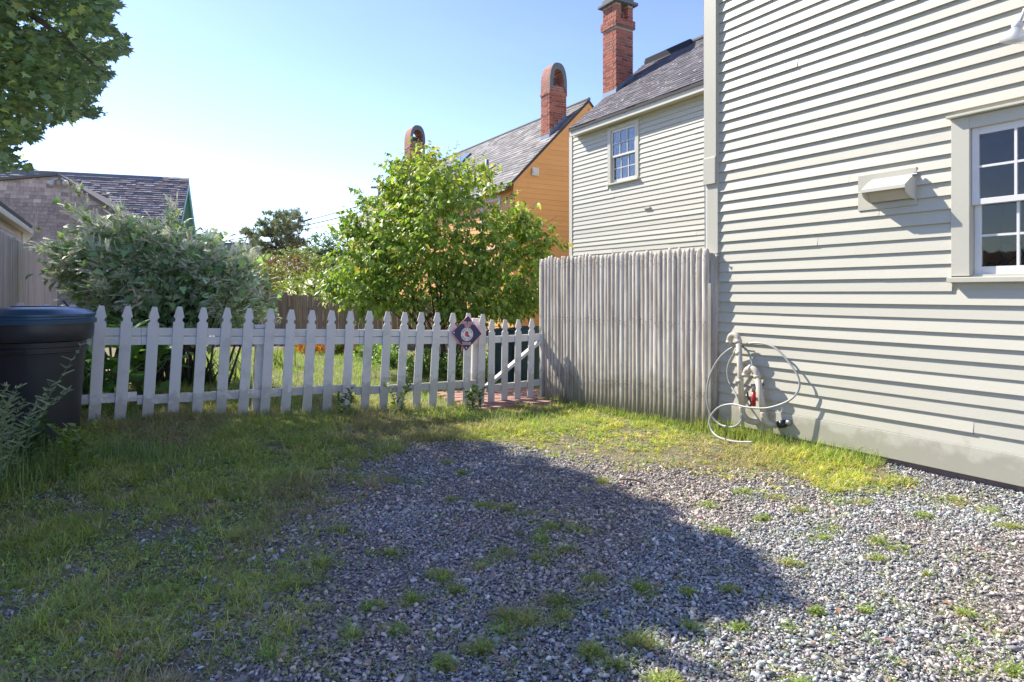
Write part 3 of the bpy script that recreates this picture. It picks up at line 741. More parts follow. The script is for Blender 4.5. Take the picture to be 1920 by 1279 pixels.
for k in range(6):
    yy = c0.y+(cR-c0.y)*k/6; zz = ZE+(yy+OV)*slope2
    MB().box(c0.x, c0.x+.012, yy, yy+(cR-c0.y)/6+.02, zz, zz+.17).build('step_flashing', M['lead'], ch)
MB().box(cL, c0.x+.012, c0.y-.012, c0.y-.002, ZE+(c0.y+OV)*slope2-.05, ZE+(c0.y+OV)*slope2+.12).build('apron_flashing', M['lead'], ch)

# ------------------------------------------------------------------ orange house
H3 = Frame((.04, 17.0)); h3 = empty('orange_house', (.04, 17, 0), H3.ang)
tag(h3, 'orange clapboard house behind the leafy tree with steep grey roof and two arched brick chimneys', 'house')
PW = 2.41; Z3E = 4.24; Z3R = 6.65; LEN3 = 14
EX3 = .136
def gab(z):
    if z < Z3E: return (0, 2*PW)
    k = (z-Z3E)/(Z3R-Z3E)*PW; return (k, 2*PW-k)
MB().prism([(0.01, 0), (2*PW-.01, 0), (2*PW-.01, Z3E), (PW, Z3R-.03), (0.01, Z3E)], 'x', -.12, -.001).build('gable_wall', M['orange'], h3)
clapboards(h3, M['orange'], 0, 0, .1, Z3R-.05, EX3, .016, axis='y', fixed=0, top=gab, joints=False)
MB().box(-LEN3, -.12, .0, .1, 0, Z3E).box(-LEN3, -.12, 2*PW-.1, 2*PW, 0, Z3E).box(-LEN3, -LEN3+.1, .1, 2*PW-.1, 0, Z3E).build('side_wall', M['orange'], h3)
clapboards(h3, M['orange'], -LEN3, 0, .1, Z3E, EX3, .016, axis='x', fixed=0., joints=False, holes=[(-1.75, -.65, 2.6, 4.05)])
# rake boards + corner
sl3 = Vector((0, PW, Z3R-Z3E)).normalized()
for s in (0, 1):
    y0 = 0 if s == 0 else 2*PW; sg = 1 if s == 0 else -1
    mb = MB(); pr = [(y0-sg*.03, Z3E-.10), (y0-sg*.03, Z3E+.06), (PW, Z3R+.09), (PW, Z3R-.09), ]
    mb.prism(pr, 'x', .018, .05); fixnormals(mb.build('rake_board', M['orange'], h3))
MB().box(.0, .045, -.03, .14, 0, Z3E-.1).build('corner_board', M['orange'], h3)
g3 = [(.17, .16, .15), (.21, .20, .185), (.26, .24, .22), (.14, .135, .13)]
rf = MB(); rf.prism([(-.22, Z3E-.16), (PW, Z3R+.06), (2*PW+.22, Z3E-.16), (2*PW+.22, Z3E-.08), (PW, Z3R+.14), (-.22, Z3E-.08)], 'x', -LEN3-.1, .075)
fixnormals(rf.build('roof', plain('roof_deck_brown', (.07, .06, .055), .9), h3))
sv3 = Vector((0, PW+.22, Z3R+.14-(Z3E-.08))); SL3 = sv3.length; sv3.normalize(); nv3 = Vector((0, -sv3.z, sv3.y))
shingles('roof_shingles', M['shtint'], (0, -.22, Z3E-.076), (1, 0, 0), sv3, nv3, SL3, lambda v: (-LEN3-.1, .075), .14, .3, .014, g3, h3)
MB().box(-LEN3-.1, -.0, -.26, -.22, Z3E-.17, Z3E-.06).build('gutter', M['white'], h3)
MB().tube([(-LEN3-.1, PW, Z3R+.15), (.08, PW, Z3R+.15)], .05, 8).build('ridge_cap', M['cap'], h3)
window(h3, -1.75, -.65, 2.6, 4.05, 3, 2, .1, 0., 'white', False)
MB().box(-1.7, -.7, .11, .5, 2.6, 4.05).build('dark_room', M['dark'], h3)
v_ = H3.hit_x(1003, 322, .03)
MB().box(.02, .07, v_.y-.10, v_.y+.10, v_.z-.11, v_.z+.11).box(.07, .085, v_.y-.07, v_.y+.07, v_.z-.08, v_.z+.02).build('wall_vent', M['white'], h3, bevel=.01)
sp = on_slope(H3, 913, 326, 0, Z3E+.08, (Z3R-Z3E)/PW)
MB().tube([(sp.x, sp.y, sp.z-.1), (sp.x, sp.y, sp.z+.42)], .055, 12).build('roof_pipe', M['lead'], h3, smooth=True)
MB().lathe([(.17, 0), (.07, .16), (.06, .2)], 14, (sp.x, sp.y, sp.z-.03)).build('pipe_flashing', M['dark'], h3)
kp = on_slope(H3, 858, 312, 0, Z3E+.08, (Z3R-Z3E)/PW)
mb = MB(); c = Vector(kp); u = Vector((1, 0, 0)); 
mb.add([c-u*.5-sv3*.5+nv3*.02, c+u*.5-sv3*.5+nv3*.02, c+u*.5+sv3*.5+nv3*.02, c-u*.5+sv3*.5+nv3*.02, c-u*.5-sv3*.5+nv3*.12, c+u*.5-sv3*.5+nv3*.12, c+u*.5+sv3*.5+nv3*.12, c-u*.5+sv3*.5+nv3*.12], ((0,3,2,1),(4,5,6,7),(0,1,5,4),(1,2,6,5),(2,3,7,6),(3,0,4,7)))
mb.build('skylight', plain('skylight_glass', (.12, .2, .25), .1), h3)
def arch_chimney(par, fr, x0, x1, y0, y1, zb, zs, zt, joined):
    """x0<x1 depth, y0<y1 width (seen face at x1); zs = shoulder, zt = top"""
    C = empty('chimney', (0, 0, 0), 0, par)
    bricks_ring(C, x0, x1, y0, y1, zb, zs, joined=joined)
    bricks_ring(C, x0-.02, x1+.02, y0-.02, y1+.02, zs, zs+.07, joined=joined)
    zsh = zs+.07; H = zt-zsh; W = (y1-y0); yc = (y0+y1)/2; spring = .30
    def outl(k, wd, h, zo):
        pts = []
        for i in range(k+1):
            t = i/k; ang = t*pi/2
            pts.append((wd/2*cos(ang)**.75, zo+(h)*(sin(ang))**1.0))
        return pts
    outer_h = H*(1-spring)
    R = [(W/2, zsh)]+outl(7, W, outer_h, zsh+H*spring)
    ri = W/2-.11; ih = H*.78
    I = [(ri, zsh+H*.22)]+outl(7, ri*2, ih-H*spring, zsh+H*spring+.001)
    m = MB()
    full = [(yc+a, b) for a, b in R]+[(yc-a, b) for a, b in reversed(R[:-1])]
    inn = [(yc+a, b) for a, b in I]+[(yc-a, b) for a, b in reversed(I[:-1])]
    n = len(full); vs = [(x0, *p) for p in full]+[(x1, *p) for p in full]+[(x0, *p) for p in inn]+[(x1, *p) for p in inn]
    fs = []
    for i in range(n-1):
        fs += [(i, i+1, n+i+1, n+i), (2*n+i, 3*n+i, 3*n+i+1, 2*n+i+1), (n+i, n+i+1, 3*n+i+1, 3*n+i), (i, 2*n+i, 2*n+i+1, i+1)]
    m.add(vs, fs)
    m.box(x0, x1, yc-W/2+.001, yc+W/2-.001, zsh, zsh+H*.22)
    mt_, n_, b_ = newmat('arch_brick'); P = wpos(n_)
    sx = n_.nodes.new('ShaderNodeSeparateXYZ'); n_.links.new(P, sx.inputs[0])
    st = math_(n_, 'FRACT', math_(n_, 'DIVIDE', sx.outputs[2], .068))
    c = mixc(n_, ramp(n_, st, [(.84, (0, 0, 0)), (.88, (1, 1, 1))]), ramp(n_, noise(n_, 9, 4, P), [(.3, (.22, .09, .06)), (.6, (.38, .15, .10)), (.8, (.32, .2, .16))]), (.4, .34, .3))
    n_.links.new(c, b_.inputs['Base Color']); b_.inputs['Roughness'].default_value = .9
    o = m.build('arched_hood', mt_, C); fixnormals(o)
    # stone facing ring of the opening
    rim = MB(); vs = [(x1+.0, *p) for p in full]+[(x1+.03, *p) for p in full]+[(x1, *p) for p in inn]+[(x1+.03, *p) for p in inn]
    rim.add(vs, fs); fixnormals(rim.build('arch_rim', M['cap'], C))
    MB().box(x0+.1, x0+.14, yc-ri*.1, yc+ri*.9, zsh+H*.22, zsh+H*.6).build('flue_baffle', M['cap'], C)
    return C
c0 = on_slope(H3, 1030, 262, 0, Z3E+.08, (Z3R-Z3E)/PW)
yR = H3.hit_x(1062, 220, c0.x).y; xL = H3.hit_y(1014, 220, c0.y).x
C3 = arch_chimney(h3, H3, xL, c0.x, c0.y, yR, c0.z-.3, zat(H3, (c0.x, c0.y), 175), zat(H3, (c0.x, (c0.y+yR)/2), 118), False)
for k in range(4):
    yy = c0.y+(yR-c0.y)*k/4; zz = Z3E+.1+yy*(Z3R-Z3E)/PW
    MB().box(c0.x, c0.x+.015, yy, yy+(yR-c0.y)/4, zz-.02, zz+.28).build('step_flashing', M['lead'], C3)
MB().box(xL, c0.x+.015, c0.y-.014, c0.y-.002, c0.z-.1, c0.z+.16).build('apron_flashing', M['lead'], C3)
c0 = H3.hit_y(769, 330, 2.0)
yR = H3.hit_x(797, 300, c0.x).y; xL = H3.hit_y(758, 300, c0.y).x
arch_chimney(h3, H3, xL, c0.x, c0.y, yR, Z3R-.6, zat(H3, (c0.x, c0.y), 276), zat(H3, (c0.x, (c0.y+yR)/2), 235), True)

# ------------------------------------------------------------------ left background houses
RX = Vector((.948, .317, 0))
H6o = Vector((-12.9, 26, 0)); H6 = Frame(H6o, RX)      # local x=0: right gable plane, y=0: ridge line; camera side is -y
h6 = empty('grey_roof_house', (-12.9, 26, 0), H6.ang)
tag(h6, 'house at far left with long weathered shingle roof and teal trimmed gable end', 'house')
B6 = 3.5; ZR6 = EYE+210/F*26; ZE6 = ZR6-3.3; L6 = 12
MB().prism([(-B6+.3, 0), (B6-.3, 0), (B6-.3, ZE6), (0, ZR6-.25), (-B6+.3, ZE6)], 'x', -.5, -.35).build('gable_wall', M['olive'], h6)
def g6(z):
    if z < ZE6: return (-B6+.3, B6-.3)
    k = (z-ZE6)/(ZR6-.25-ZE6)*(B6-.3); return (-B6+.3+k, B6-.3-k)
clapboards(h6, M['olive'], 0, 0, 2.0, ZR6-.3, .16, .02, axis='y', fixed=-.35, top=g6, joints=False)
MB().box(-L6, -.5, -B6+.3, -B6+.4, 0, ZE6).box(-L6, -.5, B6-.4, B6-.3, 0, ZE6).build('side_wall', M['olive'], h6)
for sg in (-1, 1):
    mb = MB(); pr = [(sg*(B6+.05), ZE6-.32), (sg*(B6+.05), ZE6-.05), (0, ZR6+.02), (0, ZR6-.3)]
    mb.prism(pr, 'x', .0, .05); fixnormals(mb.build('rake_board', M['teal'], h6))
    mb = MB(); pr = [(sg*(B6+.05), ZE6-.22), (sg*(B6+.05), ZE6-.16), (0, ZR6-.06), (0, ZR6-.12)]
    mb.prism(pr, 'x', -.35, -.001); fixnormals(mb.build('rake_soffit', M['teal'], h6))
wv_ = MB().box(-.34, -.30, -.5, .5, 2.6, 4.0); wv_.build('window_frame', M['white'], h6)
MB().box(-.299, -.29, -.4, .4, 2.7, 3.9).build('pane', plain('pane_dark', (.08, .12, .13), .1), h6)
rf = MB().prism([(-B6-.1, ZE6-.12), (0, ZR6-.02), (B6+.1, ZE6-.12), (B6+.1, ZE6-.02), (0, ZR6+.05), (-B6-.1, ZE6-.02)], 'x', -L6, .05)
fixnormals(rf.build('roof', plain('roof_deck_grey', (.05, .045, .05), .9), h6))
s6 = Vector((0, B6+.1, ZR6+.05-(ZE6-.02))); SL6 = s6.length; s6.normalize(); n6 = Vector((0, -s6.z, s6.y))
shingles('roof_shingles', M['shtint'], (0, -B6-.1, ZE6-.01), (1, 0, 0), s6, n6, SL6, lambda v: (-L6, .06), .14, .26, .03, [(.22, .185, .18), (.27, .23, .22), (.31, .27, .26), (.24, .20, .19)], h6)
MB().prism([(-.22, ZR6-.12), (0, ZR6+.12), (.22, ZR6-.12)], 'x', -L6, -.9).build('ridge_cap', M['cap'], h6)

H5 = Frame((-10.94, 18.0), RX); h5 = empty('shingled_house', (-10.94, 18, 0), H5.ang)
tag(h5, 'grey cedar shingled gable wall at far left with two white floodlights under its peak', 'house')
zc5 = EYE+152/F*18; zp5 = EYE+221/F*17.58
def z5(x):   # x<=0
    if x > -1.33: return zc5+(zp5-zc5)*(-x/1.33)
    return zp5-(zp5-3.75)*((-x-1.33)/5.5)
poly = [(-7.2, 0), (0, 0), (0, zc5-.04), (-1.33, zp5-.05), (-6.8, 3.7), (-7.2, 3.6)]
MB().prism(poly, 'y', .02, .15).build('gable_wall', M['shingle'], h5)
def u5(v):
    if v < zc5: return (-7.2, -.0)
    k = (v-zc5)/(zp5-zc5)*1.33; xl = -1.33-(zp5-v)/(zp5-3.75)*5.5
    return (max(-7.2, xl), -k)
# rows from the top down would be hidden low; start where the wall is seen
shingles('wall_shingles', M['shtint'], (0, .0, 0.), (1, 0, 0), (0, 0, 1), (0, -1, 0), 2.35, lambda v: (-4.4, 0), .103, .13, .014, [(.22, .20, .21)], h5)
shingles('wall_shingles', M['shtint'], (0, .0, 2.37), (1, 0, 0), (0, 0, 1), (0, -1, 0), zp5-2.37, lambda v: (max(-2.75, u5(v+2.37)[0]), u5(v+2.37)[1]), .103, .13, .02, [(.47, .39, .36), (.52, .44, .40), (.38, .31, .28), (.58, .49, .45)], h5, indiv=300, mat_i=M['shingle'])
for (a, b) in (((0.03, zc5-.02), (-1.33, zp5+.02)), ((-1.33, zp5+.02), (-6.9, 3.75))):
    mb = MB().bar((a[0], -.05, a[1]), (b[0], -.05, b[1]), .07, .09, (0, 1, 0)); mb.build('rake_trim', plain('grey_trim', (.16, .15, .145), .8), h5)
MB().box(-.02, .05, -.04, .02, 0, zc5).build('corner_board', M['shingle'], h5)
rf = MB().prism([(.08, zc5+.02), (-1.33, zp5+.06), (-6.9, 3.79), (-6.9, 3.7), (-1.33, zp5-.02), (.08, zc5-.05)], 'y', -.08, 5.5)
fixnormals(rf.build('roof', plain('ell_roof', (.07, .06, .06), .9), h5))
for px in (97, 122):
    v = H5.hit_y(px, 341, -.14)
    fl = empty('floodlight', (v.x, -.14, v.z), 0, h5)
    o = MB().lathe([(.03, .06), (.05, .03), (.085, -.06), (.085, -.075), (.02, -.08)], 14).build('lamp_head', M['white'], fl, smooth=True); o.rotation_euler = (radians(-35), radians(30 if px < 110 else -30), 0)
    MB().tube([(0, 0, .04), ((.12 if px < 110 else -.12), .08, .12)], .02, 8).build('lamp_arm', M['white'], fl)

# low building far behind
h7 = empty('flat_roof_building', (*at(419, 550, 36)[:2], 0), 0)
tag(h7, 'low grey building with flat parapet far behind the flowering bush', 'building')
x7 = 43/F*36; z7 = EYE+92/F*36
MB().box(-x7, x7, 0, 6, 0, z7).build('wall', M['shingle'], h7)
shingles('wall_shingles', M['shtint'], (-x7, -.005, 0), (1, 0, 0), (0, 0, 1), (0, -1, 0), z7-.1, lambda v: (0, 2*x7), .16, .3, .02, [(.28, .24, .25), (.32, .28, .29), (.36, .31, .32)], h7)
MB().box(-x7-.05, x7+.05, -.06, 6, z7, z7+.09).build('roof', M['cap'], h7)

# white shed beyond the tall fence
SF = Frame((-.751*12.2, 12.2)); h8 = empty('white_shed', (-.751*12.2, 12.2, 0), SF.ang)
tag(h8, 'corner of a white clapboard shed showing above the weathered board fence at far left', 'shed')
# local x=0 is the far corner, wall runs towards +x; the shed lies on -y side (left), its wall faces +y (right)
ze = EYE+118/F*12.2
z = .2
while z < ze-.02:
    mb = MB(); hh = min(.13, ze-z)
    mb.prism([(0, z), (.016, z), (.003, z+hh+.006), (0, z+hh+.006)], 'x', .0, 4.5); fixnormals(mb.build('clapboard', M['shedwhite'], h8)); z += .13
MB().box(0.01, 4.5, -3.5, -.002, 0, ze).build('wall', M['shedwhite'], h8)
MB().box(-.03, .06, -.04, .04, 0, ze).build('corner_board', M['white'], h8, bevel=.004)
MB().prism([(-3.8, ze+2.3), (.12, ze+.02), (.17, ze+.1), (-3.8, ze+2.42)], 'x', -.14, 4.6).build('roof', plain('blue_grey_roof', (.08, .12, .17), .6), h8)
fixnormals(h8.children[-1])
MB().box(-.14, 4.6, .13, .175, ze-.06, ze+.03).build('gutter', M['cream'], h8, bevel=.01)
MB().box(-.13, 4.6, .02, .13, ze-.03, ze-.005).build('soffit', M['cream'], h8)
fixnormals(MB().prism([(.175, ze-.07), (.175, ze+.08), (-2, ze+1.3), (-2, ze+1.05), (-.16, ze-.08), (.05, ze-.24)], 'x', -.165, -.145).build('rake_board', M['white'], h8))
MB().prism([(-3.5, ze), (-.05, ze), (-2, ze+1.25), (-3.5, ze+2.1)], 'x', .01, .1).build('gable_wall', M['shedwhite'], h8)
fixnormals(h8.children[-1])

# ------------------------------------------------------------------ fences
# tall weathered fence at the left: one board each
TF0 = Vector((-5.4, 6.9, 0)); TD = Vector((-.62, 1, 0)).normalized()
tfr = Frame(TF0, -TD)   # local x toward camera
tf = empty('tall_board_fence', tuple(TF0), tfr.ang)
tag(tf, 'tall weathered grey board fence running back along the left side behind the black bin', 'fence')
x = -9.0
while x < 4.6:
    wd = random.uniform(.085, .12); wpt = tfr.w(x, 0, 0); zt_ = 2.05+random.uniform(-.025, .025)
    zb = gz(wpt.x, wpt.y)-.05
    mb = MB(); c_ = .02+random.uniform(0, .02)
    mb.prism([(x, zb), (x+wd-.005, zb), (x+wd-.005, zt_-c_), (x+wd*.7, zt_), (x+wd*.3, zt_), (x, zt_-c_*random.uniform(.5, 1.3))], 'y', .0+random.uniform(-.008, .008), .02)
    mb.build('board', M['oldfence'], tf); x += wd+random.choice((0, .002, .006))
for zz in (.5, 1.1, 1.8): MB().box(-9, 4.6, -.06, -.01, zz, zz+.08).build('rail', M['oldfence'], tf)

# picket fence
VD = Vector((3.3, 1.95, 0)).normalized(); PF = Frame((-3.75, 5.9), VD)
pf = empty('picket_fence', (-3.75, 5.9, 0), PF.ang)
tag(pf, 'white picket fence with pointed gothic tops crossing the yard from the bin to the gate', 'fence')
SL_ = 3.83
def ptop(s): return 1.294+(1.157-1.294)*s/SL_
def psx(px, y=0.): return PF.hit_y(px, 580, y).x
def picket_mesh(h, wd=.095, name='picket'):
    k = wd/.095
    half = [(.021, 0), (.0455, -.098), (.0455, -.104), (.037, -.108), (.0315, -.116), (.0295, -.127), (.0315, -.138), (.037, -.146), (.0455, -.150), (.0475, -.158), (.0475, -h)]
    R = [(a*k, b) for a, b in half]; pts = R+[(-a, b) for a, b in reversed(R)]
    mb = MB(); mb.prism(pts, 'y', 0, .019); return mb.mesh(name, M['picket'])
LEAN = .057
pxs = [-10, 38, 86, 136, 190, 240, 290, 337, 382, 427, 468, 508.5, 547, 586, 623, 658, 694, 728, 760, 791, 821, 850, 879, 906]
for i, px in enumerate(pxs):
    s = psx(px); zt_ = ptop(s)+random.uniform(-.006, .006)
    wpt = PF.w(s, 0, 0); h = zt_-gz(wpt.x, wpt.y)+(.015 if px > 150 else .03)
    me = picket_mesh(h); ln = LEAN+random.uniform(-.006, .006) if px < 840 else .03
    o = link('picket', me, None, pf, (s, -.0, zt_), (0, atan2(ln, 1), random.uniform(-.03, .03)))
    b = o.modifiers.new('bevel', 'BEVEL'); b.width = .0025; b.segments = 1; b.limit_method = 'ANGLE'
sE = psx(908)
def rail(par, a, b, za, zb, h, y0, y1, mname='rail'):
    """sloping rail: za/zb top heights at the ends"""
    mb = MB(); mb.add([(a, y0, za-h), (b, y0, zb-h), (b, y1, zb-h), (a, y1, za-h), (a, y0, za), (b, y0, zb), (b, y1, zb), (a, y1, za)], ((0,3,2,1),(4,5,6,7),(0,1,5,4),(1,2,6,5),(2,3,7,6),(3,0,4,7)))
    return mb.build(mname, M['picket'], par, bevel=.002)
s0 = psx(-40)
cuts = [s0, psx(265), psx(675), sE]
for a, b in zip(cuts[:-1], cuts[1:]):
    for (o1, hh, th_) in ((-.205, .074, .045), (-.284, .08, .038)):
        rail(pf, a+.001, b-.001, ptop(a)+o1+random.uniform(-.002, .002), ptop(b)+o1, hh, .021, .021+th_)
cuts = [s0, psx(257), psx(668), sE]
for a, b in zip(cuts[:-1], cuts[1:]):
    rail(pf, a+.001, b-.001, ptop(a)-.835, ptop(b)-.80, .085, .021, .06)
for px, hh in ((492, .0), (120, 0), (893, -.02)):
    s = psx(px, .1); wpt = PF.w(s, .1, 0); zt_ = ptop(s)-.20+hh if px < 800 else ptop(s)-.06
    mb = MB(); lean = .05 if px < 800 else .02; hgt = zt_-gz(wpt.x, wpt.y)+.1
    mb.box(-.055, .055, -.05, .05, -hgt, 0)
    o = mb.build('post', M['picket'], pf, bevel=.004, loc=(s, .125, zt_)); o.rotation_euler = (0, lean, 0)
    if px < 800:
        o = MB().box(-.085, .085, -.08, .08, 0, .03).build('post_cap', M['picket'], pf, bevel=.004, loc=(s, .125, zt_)); o.rotation_euler = (0, lean, 0)
# gate
gt = empty('picket_gate', (-3.75, 5.9, 0), PF.ang)
tag(gt, 'low white picket gate with diagonal brace between the fence and the grey stake screen', 'gate')
gtop = EYE-49/F*8.15
for i, px in enumerate((923, 948, 973, 998, 1022)):
    s = psx(px); o = link('picket', picket_mesh(gtop-.07, .088), None, gt, (s, 0, gtop+random.uniform(-.004, .004)), (0, .012+.004*i, 0))
    b = o.modifiers.new('bevel', 'BEVEL'); b.width = .0025; b.segments = 1; b.limit_method = 'ANGLE'
a, b = psx(914), psx(1030)
rail(gt, a, b, gtop-.20, gtop-.19, .085, .021, .058); rail(gt, a, b, gtop-.80, gtop-.77, .075, .021, .058)
MB().bar((a+.01, .04, gtop-.81), (b-.08, .04, gtop-.26), .036, .075, (0, 1, 0)).build('brace', M['picket'], gt)
fixnormals(gt.children[-1])
MB().tube([(b-.0, .03, gtop-.22), (b-.0, .03, gtop+.0)], .03, 14).build('latch_stile', M['picket'], gt, smooth=True)

# stake screen
SO = Vector((.36, 8.4, 0)); SD = Vector((1.6, -1.9, 0)).normalized(); SF_ = Frame(SO, SD)
sf = empty('stake_fence', tuple(SO), SF_.ang)
tag(sf, 'tall screen of weathered half round cedar stakes joining the gate to the near house corner', 'fence')
NST = 41; W_ = 2.44; x = 0.
for i in range(NST):
    wd = W_/NST*random.uniform(.86, 1.14) if 0 < i < NST-2 else W_/NST*1.35
    xc = x+wd/2; x += wd
    wpt = SF_.w(xc, 0, 0); zt_ = 1.865+.02*sin(i*.6)*.3+random.uniform(-.022, .014)+.012*(i > NST-4); zb = -.02
    r = wd*.50; prof = []
    n = 7; rings = []
    hts = [zb, zb+(zt_-zb)*.33, zb+(zt_-zb)*.66, zt_-.07, zt_-.035, zt_-.008]; sc_ = [1.0, .98, .97, .96, .74, .36]
    fl = random.uniform(.34, .62); hts = [zb]+[zb+(zt_-zb)*q/7 for q in range(1, 7)]+[zt_-.07, zt_-.035, zt_-.008]; sc_ = [1.0]+[random.uniform(.90, 1.02) for q in range(6)]+[.95, random.uniform(.6, .85), random.uniform(.25, .6)]
    ox = random.uniform(-.008, .008); bow = random.uniform(-.006, .006)
    for h_, s_ in zip(hts, sc_):
        t = (h_-zb)/(zt_-zb); cx_ = xc+ox*(t-.5)*2+bow*sin(pi*t); row = []
        for k in range(n):
            a_ = pi*k/(n-1); row.append((cx_-r*s_*(cos(a_) if 0 < k < n-1 else cos(a_)), -r*fl*s_*sin(a_)**.8, h_))
        row += [(cx_+r*s_, .012, h_), (cx_-r*s_, .012, h_)]
        rings.append(row)
    m_ = n+2; vs = [p for row in rings for p in row]
    fs = [(q*m_+k, q*m_+(k+1) % m_, (q+1)*m_+(k+1) % m_, (q+1)*m_+k) for q in range(len(rings)-1) for k in range(m_)]
    fs += [tuple(range(m_-1, -1, -1)), tuple(range((len(rings)-1)*m_, len(rings)*m_))]
    o = MB().add(vs, fs).build('stake', M['stake'], sf, smooth=False)
    for pl in o.data.polygons:
        pl.use_smooth = len(pl.vertices) == 4
WT = x
nb_ = MB()
for i in range(NST):
    for zz in (.40, 1.10, 1.77):
        xx = WT*(i+.5)/NST+random.uniform(-.012, .012); z_ = zz+random.uniform(-.02, .02); nb_.tube([(xx, -.02, z_), (xx, -.0335, z_)], .0032, 5)
o = nb_.build('nails', M['black'], sf); o['kind'] = 'stuff'
for zz in (.35, 1.05, 1.72): MB().box(0, WT, .013, .055, zz, zz+.085).build('rail', M['stake'], sf)
MB().box(WT-.01, WT+.07, .02, .10, -.05, 1.80).build('post', M['stake'], sf, bevel=.005)
MB().box(-.04, .04, .02, .10, -.05, 1.84).build('post', M['stake'], sf, bevel=.005)
MB().box(WT+.0, WT+.03, -.02, .019, .0, 1.50).build('end_batten', M['stake'], sf)
# stray hook on the corner board
hk = H1.hit_y(1344, 479, -.06)
MB().tube([(hk.x, -.036, hk.z), (hk.x, -.07, hk.z), (hk.x+.012, -.08, hk.z-.01), (hk.x+.014, -.075, hk.z+.012)], .007, 8).build('hook', M['white'], h1)

# brown back fence
BF = Frame(at(440, 550, 15.2), Vector((1, -.02, 0))); bf = empty('brown_board_fence', tuple(Vector((BF.o.x, BF.o.y, 0))), BF.ang)
tag(bf, 'brown vertical board fence at the back of the garden below the yellow green shrubs', 'fence')
x = -3.0; ztb = EYE-.02
while x < 5.4:
    wd = random.uniform(.10, .125); zt_ = ztb-x*.018+random.uniform(-.012, .012)
    MB().prism([(x, -.1), (x+wd-.008, -.1), (x+wd-.008, zt_-.025), (x+wd-.03, zt_), (x+.022, zt_), (x, zt_-.025)], 'y', -.0+random.uniform(-.006, .006), .02).build('board', M['brownfence'], bf); x += wd
for xx in (-1.2, 1.2, 3.6):
    MB().box(xx-.05, xx+.05, -.09, -.008, -.1, ztb-xx*.018+.07).build('post', M['brownfence'], bf, bevel=.01)
MB().box(-3, 5.4, .021, .06, 1.0, 1.09).build('rail', M['brownfence'], bf); MB().box(-3, 5.4, .021, .06, .2, .29).build('rail', M['brownfence'], bf)

# ------------------------------------------------------------------ diamond sign
sg_s = PF.hit_y(876.5, 625, -.05)
sign = empty('diamond_sign', tuple(PF.w(sg_s.x, -.038, sg_s.z)), PF.ang)
tag(sign, 'navy diamond shaped fan sign with red lettering fixed to the picket fence', 'sign')
piv = empty('sign_face', (0, 0, 0), 0, None); bpy.data.objects.remove(piv)
TL = radians(4)
def rot2(x, z): return (x*cos(TL)+z*sin(TL), -x*sin(TL)+z*cos(TL))
hwid = .200; hhei = .212
def dia(k): return [rot2(*p) for p in ((0, -hhei*k), (hwid*k, 0), (0, hhei*k), (-hwid*k, 0))]
MB().prism(dia(1), 'y', .000, .004).build('sign_plate', M['signpink'], sign)
MB().prism(dia(.965), 'y', -.0015, .0).build('sign_field', M['signblue'], sign)
def disc(r, y0, y1, mat, name, c=(0, 0), n=40):
    pts = [rot2(c[0]+r*cos(2*pi*k/n), c[1]+r*sin(2*pi*k/n)) for k in range(n)]
    MB().prism(pts, 'y', y0, y1).build(name, mat, sign)
CZ = -.012
disc(.083, -.0025, -.0016, M['signred'], 'emblem_ring', (0, CZ)); disc(.079, -.0032, -.0026, M['signwhite'], 'emblem_disc', (0, CZ))
def text_mesh(txt, size, bold=0):
    cu = bpy.data.curves.new('t', 'FONT'); cu.body = txt; cu.size = size; cu.align_x = 'CENTER'; cu.align_y = 'CENTER'; cu.offset = bold; cu.resolution_u = 3
    o = bpy.data.objects.new('t', cu); COL.objects.link(o); bpy.context.view_layer.update()
    dg = bpy.context.evaluated_depsgraph_get(); me = bpy.data.meshes.new_from_object(o.evaluated_get(dg)); bpy.data.objects.remove(o); return me
def lettering(txt, size, mat, x=0, z=0, ang=0, y=-.0045, name='lettering', bold=.0):
    me = text_mesh(txt, size, bold); me.materials.clear(); me.materials.append(mat)
    X, Z = rot2(x, z); return link(name, me, None, sign, (X, y, Z), (pi/2, TL+ang, 0))
for yy, mt_, bd in ((-.0030, 'signwhite', .0035), (-.0042, 'signred', .0008)):
    lettering('RED SOX', .040, M[mt_], 0, .122, 0, yy, bold=bd); lettering('FAN', .040, M[mt_], 0, .088, 0, yy, bold=bd)
    lettering('ZONE', .040, M[mt_], 0, -.122, 0, yy, bold=bd)
for i, chx in enumerate('BOSTON'):
    a = radians(62-i*124/5); lettering(chx, .026, M['signblue'], -sin(a)*.062, CZ+cos(a)*.062, -a, -.0042, bold=.0006)
for i, chx in enumerate('RED SOX'):
    if chx == ' ': continue
    a = radians(-58+i*116/6); lettering(chx, .024, M['signblue'], sin(a)*.063, CZ-cos(a)*.063, -a, -.0042, bold=.0006)
def sock(dx, dz, col, y):
    pts = [(-.012, .036), (.008, .036), (.009, .004), (.022, -.010), (.030, -.022), (.026, -.030), (.010, -.030), (-.006, -.022), (-.014, -.010)]
    MB().prism([rot2(a+dx, b+dz+CZ) for a, b in pts], 'y', y, y+.0008).build('sock_emblem', M[col], sign)
sock(-.012, .0, 'signred', -.0042); sock(.006, -.002, 'signwhite', -.0052); sock(.007, -.003, 'signred', -.0064)
for c in ((-.172, 0), (0, -.172)):
    disc(.008, -.004, -.0016, M['signwhite'], 'screw', c, 14)

